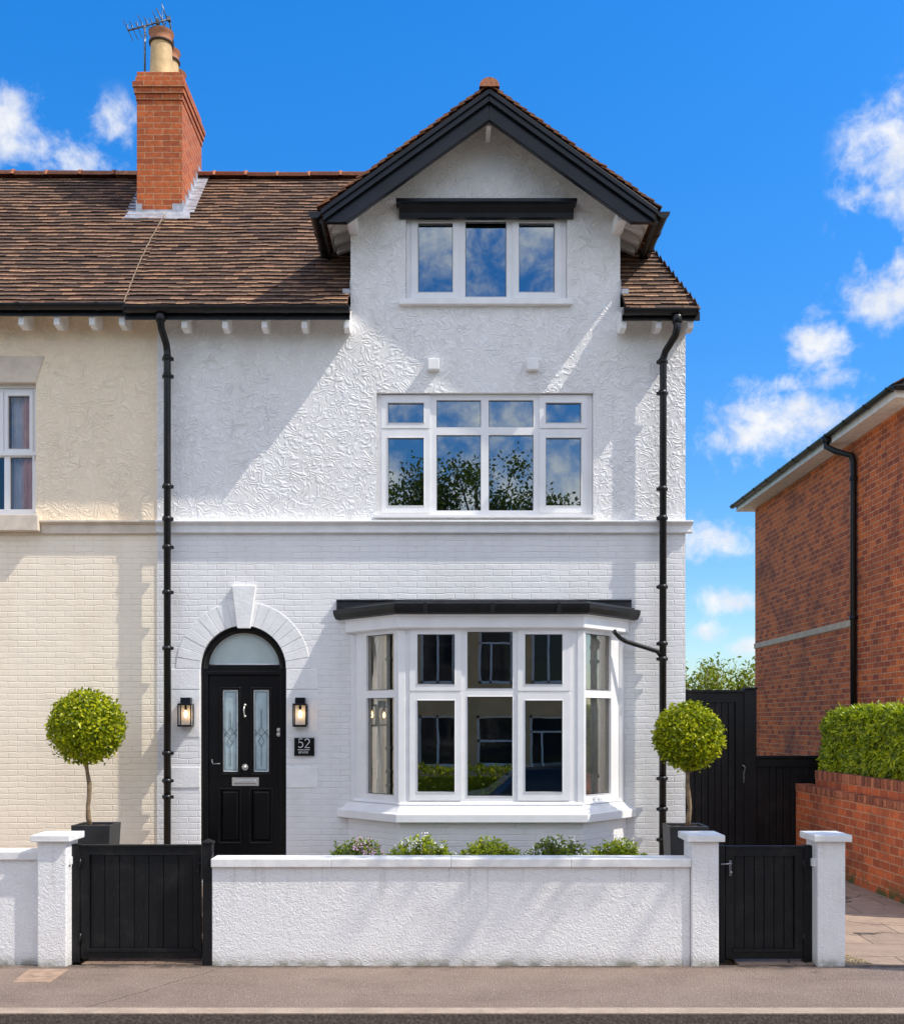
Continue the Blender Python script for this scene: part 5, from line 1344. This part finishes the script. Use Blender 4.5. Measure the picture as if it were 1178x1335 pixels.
# ------------------------------------------------------------------ across the street (seen only in the panes)
def opposite_house(label, x0, x1, mat, seed, cxs=None):
    t_ = thing('opposite_house', label, 'house', ((x0+x1)/2, -6, 0)); y = -5.5
    wins = []
    for cx in (cxs or [x0 + (x1 - x0) * q for q in (.25, .75)]):
        wins += [(cx - .46, cx + .46, 3.35, 4.85), (cx - .5, cx + .5, 1.15, 2.5)]
    m = MB(); xf = lambda p: (p[0], 2*y - p[1], p[2]); m.xf = xf
    m.grid(x0, x1, 0, 5.6, wins, y, .1); m.xf = None
    m.face([(x0, y, 0), (x0, -13, 0), (x0, -13, 5.6), (x0, y, 5.6)]); m.face([(x1, y, 0), (x1, -13, 0), (x1, -13, 5.6), (x1, y, 5.6)]); m.face([(x0, -13, 0), (x1, -13, 0), (x1, -13, 5.6), (x0, -13, 5.6)])
    m.build('wall', mat, t_)
    m = MB(); m.face([(x0, y + .3, 5.5), (x1, y + .3, 5.5), (x1, -9.2, 8.0), (x0, -9.2, 8.0)]); m.face([(x0, -9.2, 8.0), (x1, -9.2, 8.0), (x1, -13.3, 5.5), (x0, -13.3, 5.5)]); m.build('roof', M['tile'], t_)
    for h in wins:
        m = MB(); a, c, e, f = h; yy = y - .1
        cx = (a + c)/2
        bars = [(a, a+.07, e, f), (c-.07, c, e, f), (a, c, e, e+.07), (a, c, f-.07, f)]
        kind_ = int(abs(cx * 7 + e * 3) + seed) % 3
        if kind_ == 0: bars += [(cx-.03, cx+.03, e, f)]
        elif kind_ == 1: bars += [(a, c, (e+f)/2 - .03, (e+f)/2 + .03)]
        else: bars += [(a, c, f-.45, f-.40), (a+.3, a+.35, e, f-.45)]
        bars += [(a-.12, c+.12, e-.12, e-.001), (a-.1, c+.1, f+.001, f+.18)]
        for q in bars: m.box(q[0], q[1], yy, yy+.05, q[2], q[3])
        w_ = m.build('window', M['upvc'], t_)
        m = MB(); m.face([(a, yy+.01, e), (c, yy+.01, e), (c, yy+.01, f), (a, yy+.01, f)]); m.build('pane', M['carglass'], w_)
opposite_house('buff rendered house across the street reflected in the bay window', -2.5, 4.0, M['panel'], 1, (-1.75, -.2, 1.35, 2.75))
opposite_house('brick house across the street reflected at the right of the bay window', 4.1, 9.6, M['housebrick'], 2)
opposite_house('brick house across the street reflected at the left of the bay window', -8.2, -2.6, M['housebrick'], 3)
oh = thing('hedge', 'low front hedge across the street reflected low in the bay window', 'hedge', (.6, -1.9, 0)); rg = random.Random(3); m = MB()
for i in range(2600):
    hx = rg.uniform(-3.2, 4.4); f = rg.random(); top = 1.25 + .18 * mnoise.noise((hx * 1.1, 0, 5))
    m.leaf((hx, -1.5 - (rg.random() * .5 if f > .6 else abs(rg.gauss(0, .05))), top - abs(rg.gauss(0, .04)) if f > .6 else rg.uniform(0, top)), Vector((rg.uniform(-1, 1), rg.uniform(0, 1), rg.uniform(-.3, 1))), rg.uniform(.09, .17), .5, rng=rg)
m.box(-3.2, 4.4, -2.0, -1.6, 0, 1.05); m.build('foliage', M['hedge'], oh)
def far_tree(label, x, y, h, r, seed):
    t_ = thing('street_tree', label, 'tree', (x, y, 0), 'trees across the street'); rg = random.Random(seed); m = MB(); lf = MB()
    top = Vector((x, y, h * .62)); m.tube([(x, y, -.1), (x + .1, y, h*.3), top], [.2, .15, .1], 8)
    for k in range(34):
        d_ = Vector((rg.gauss(0, 1), rg.gauss(0, 1), rg.gauss(.2, .8))).normalized(); rr = r * rg.uniform(.55, 1.08)
        tip = Vector((x, y, h*.68)) + Vector((d_.x*rr, d_.y*rr, d_.z*rr*.95)); p0 = Vector((x, y, h * rg.uniform(.35, .62)))
        m.tube([p0, (p0+tip)/2 + Vector((0, 0, .15)), tip], [.06, .035, .012], 6)
        for j in range(150):
            q = tip + Vector((rg.gauss(0, .30), rg.gauss(0, .30), rg.gauss(0, .26))); lf.leaf(q, Vector((rg.uniform(-1, 1), rg.uniform(-1, 1), rg.uniform(-.4, 1))), rg.uniform(.10, .2), .5, rng=rg)
    m.build('trunk', M['bark'], t_); lf.build('crown', M['treeleaf'], t_)
far_tree('bushy tree across the street reflected in the left lights of the upper window', -1.3, -9.0, 12.2, 1.9, 1)
far_tree('tree across the street reflected in the middle of the upper window', 1.2, -9.5, 12.9, 2.0, 2)
far_tree('tree across the street reflected in the right lights of the upper window', 3.7, -9.0, 11.6, 1.7, 3)
car = thing('parked_car', 'dark blue parked car reflected low in the bay window', 'car', (2.0, 2.0, -.115))
m = MB(); cxo, cy = 2.0, 2.0
side = [(-2.05, .25), (-2.1, .6), (-1.95, .78), (-1.15, .9), (-.55, 1.32), (.65, 1.36), (1.35, .98), (2.0, .88), (2.1, .6), (2.05, .25)]
secs = [(-.82, .82), (-.86, .93), (0, 1), (.86, .93), (.82, .82)]
rows = []
for (w_, k) in ((-.80, .97), (-.86, 1), (-.70, 1), (.70, 1), (.86, 1), (.80, .97)):
    rows.append([m.vert((cxo + u*k, cy + (w_ if v < .95 or abs(w_) < .75 else math.copysign(.62, w_)), -.115 + v * 1.2)) for (u, v) in side])
for i in range(len(rows) - 1):
    for j in range(len(side) - 1): m.f.append([rows[i][j], rows[i][j+1], rows[i+1][j+1], rows[i+1][j]]); m.m.append(0); m.sm.append(False)
m.f.append(rows[0][:]); m.f.append(rows[-1][::-1]); m.m += [0, 0]; m.sm += [False, False]
m.build('body', M['carpaint'], car, bevel=.03)
for sy in (-1, 1):
    m = MB(); yy = cy + sy * .80
    m.face([(cxo-.95, cy+sy*.875, .98), (cxo+1.1, cy+sy*.875, 1.0), (cxo+.6, cy+sy*.66, 1.44), (cxo-.5, cy+sy*.66, 1.41)]); m.build('window', M['carglass'], car)
    for ux in (-1.3, 1.3):
        m = MB(); m.tube([(cxo+ux, cy+sy*.70, .2), (cxo+ux, cy+sy*.885, .2)], .31, 20); wh = m.build('wheel', M['rubber'], car)
        m = MB(); m.tube([(cxo+ux, cy+sy*.87, .2), (cxo+ux, cy+sy*.892, .2)], .19, 16); m.build('rim', M['metal'], wh)
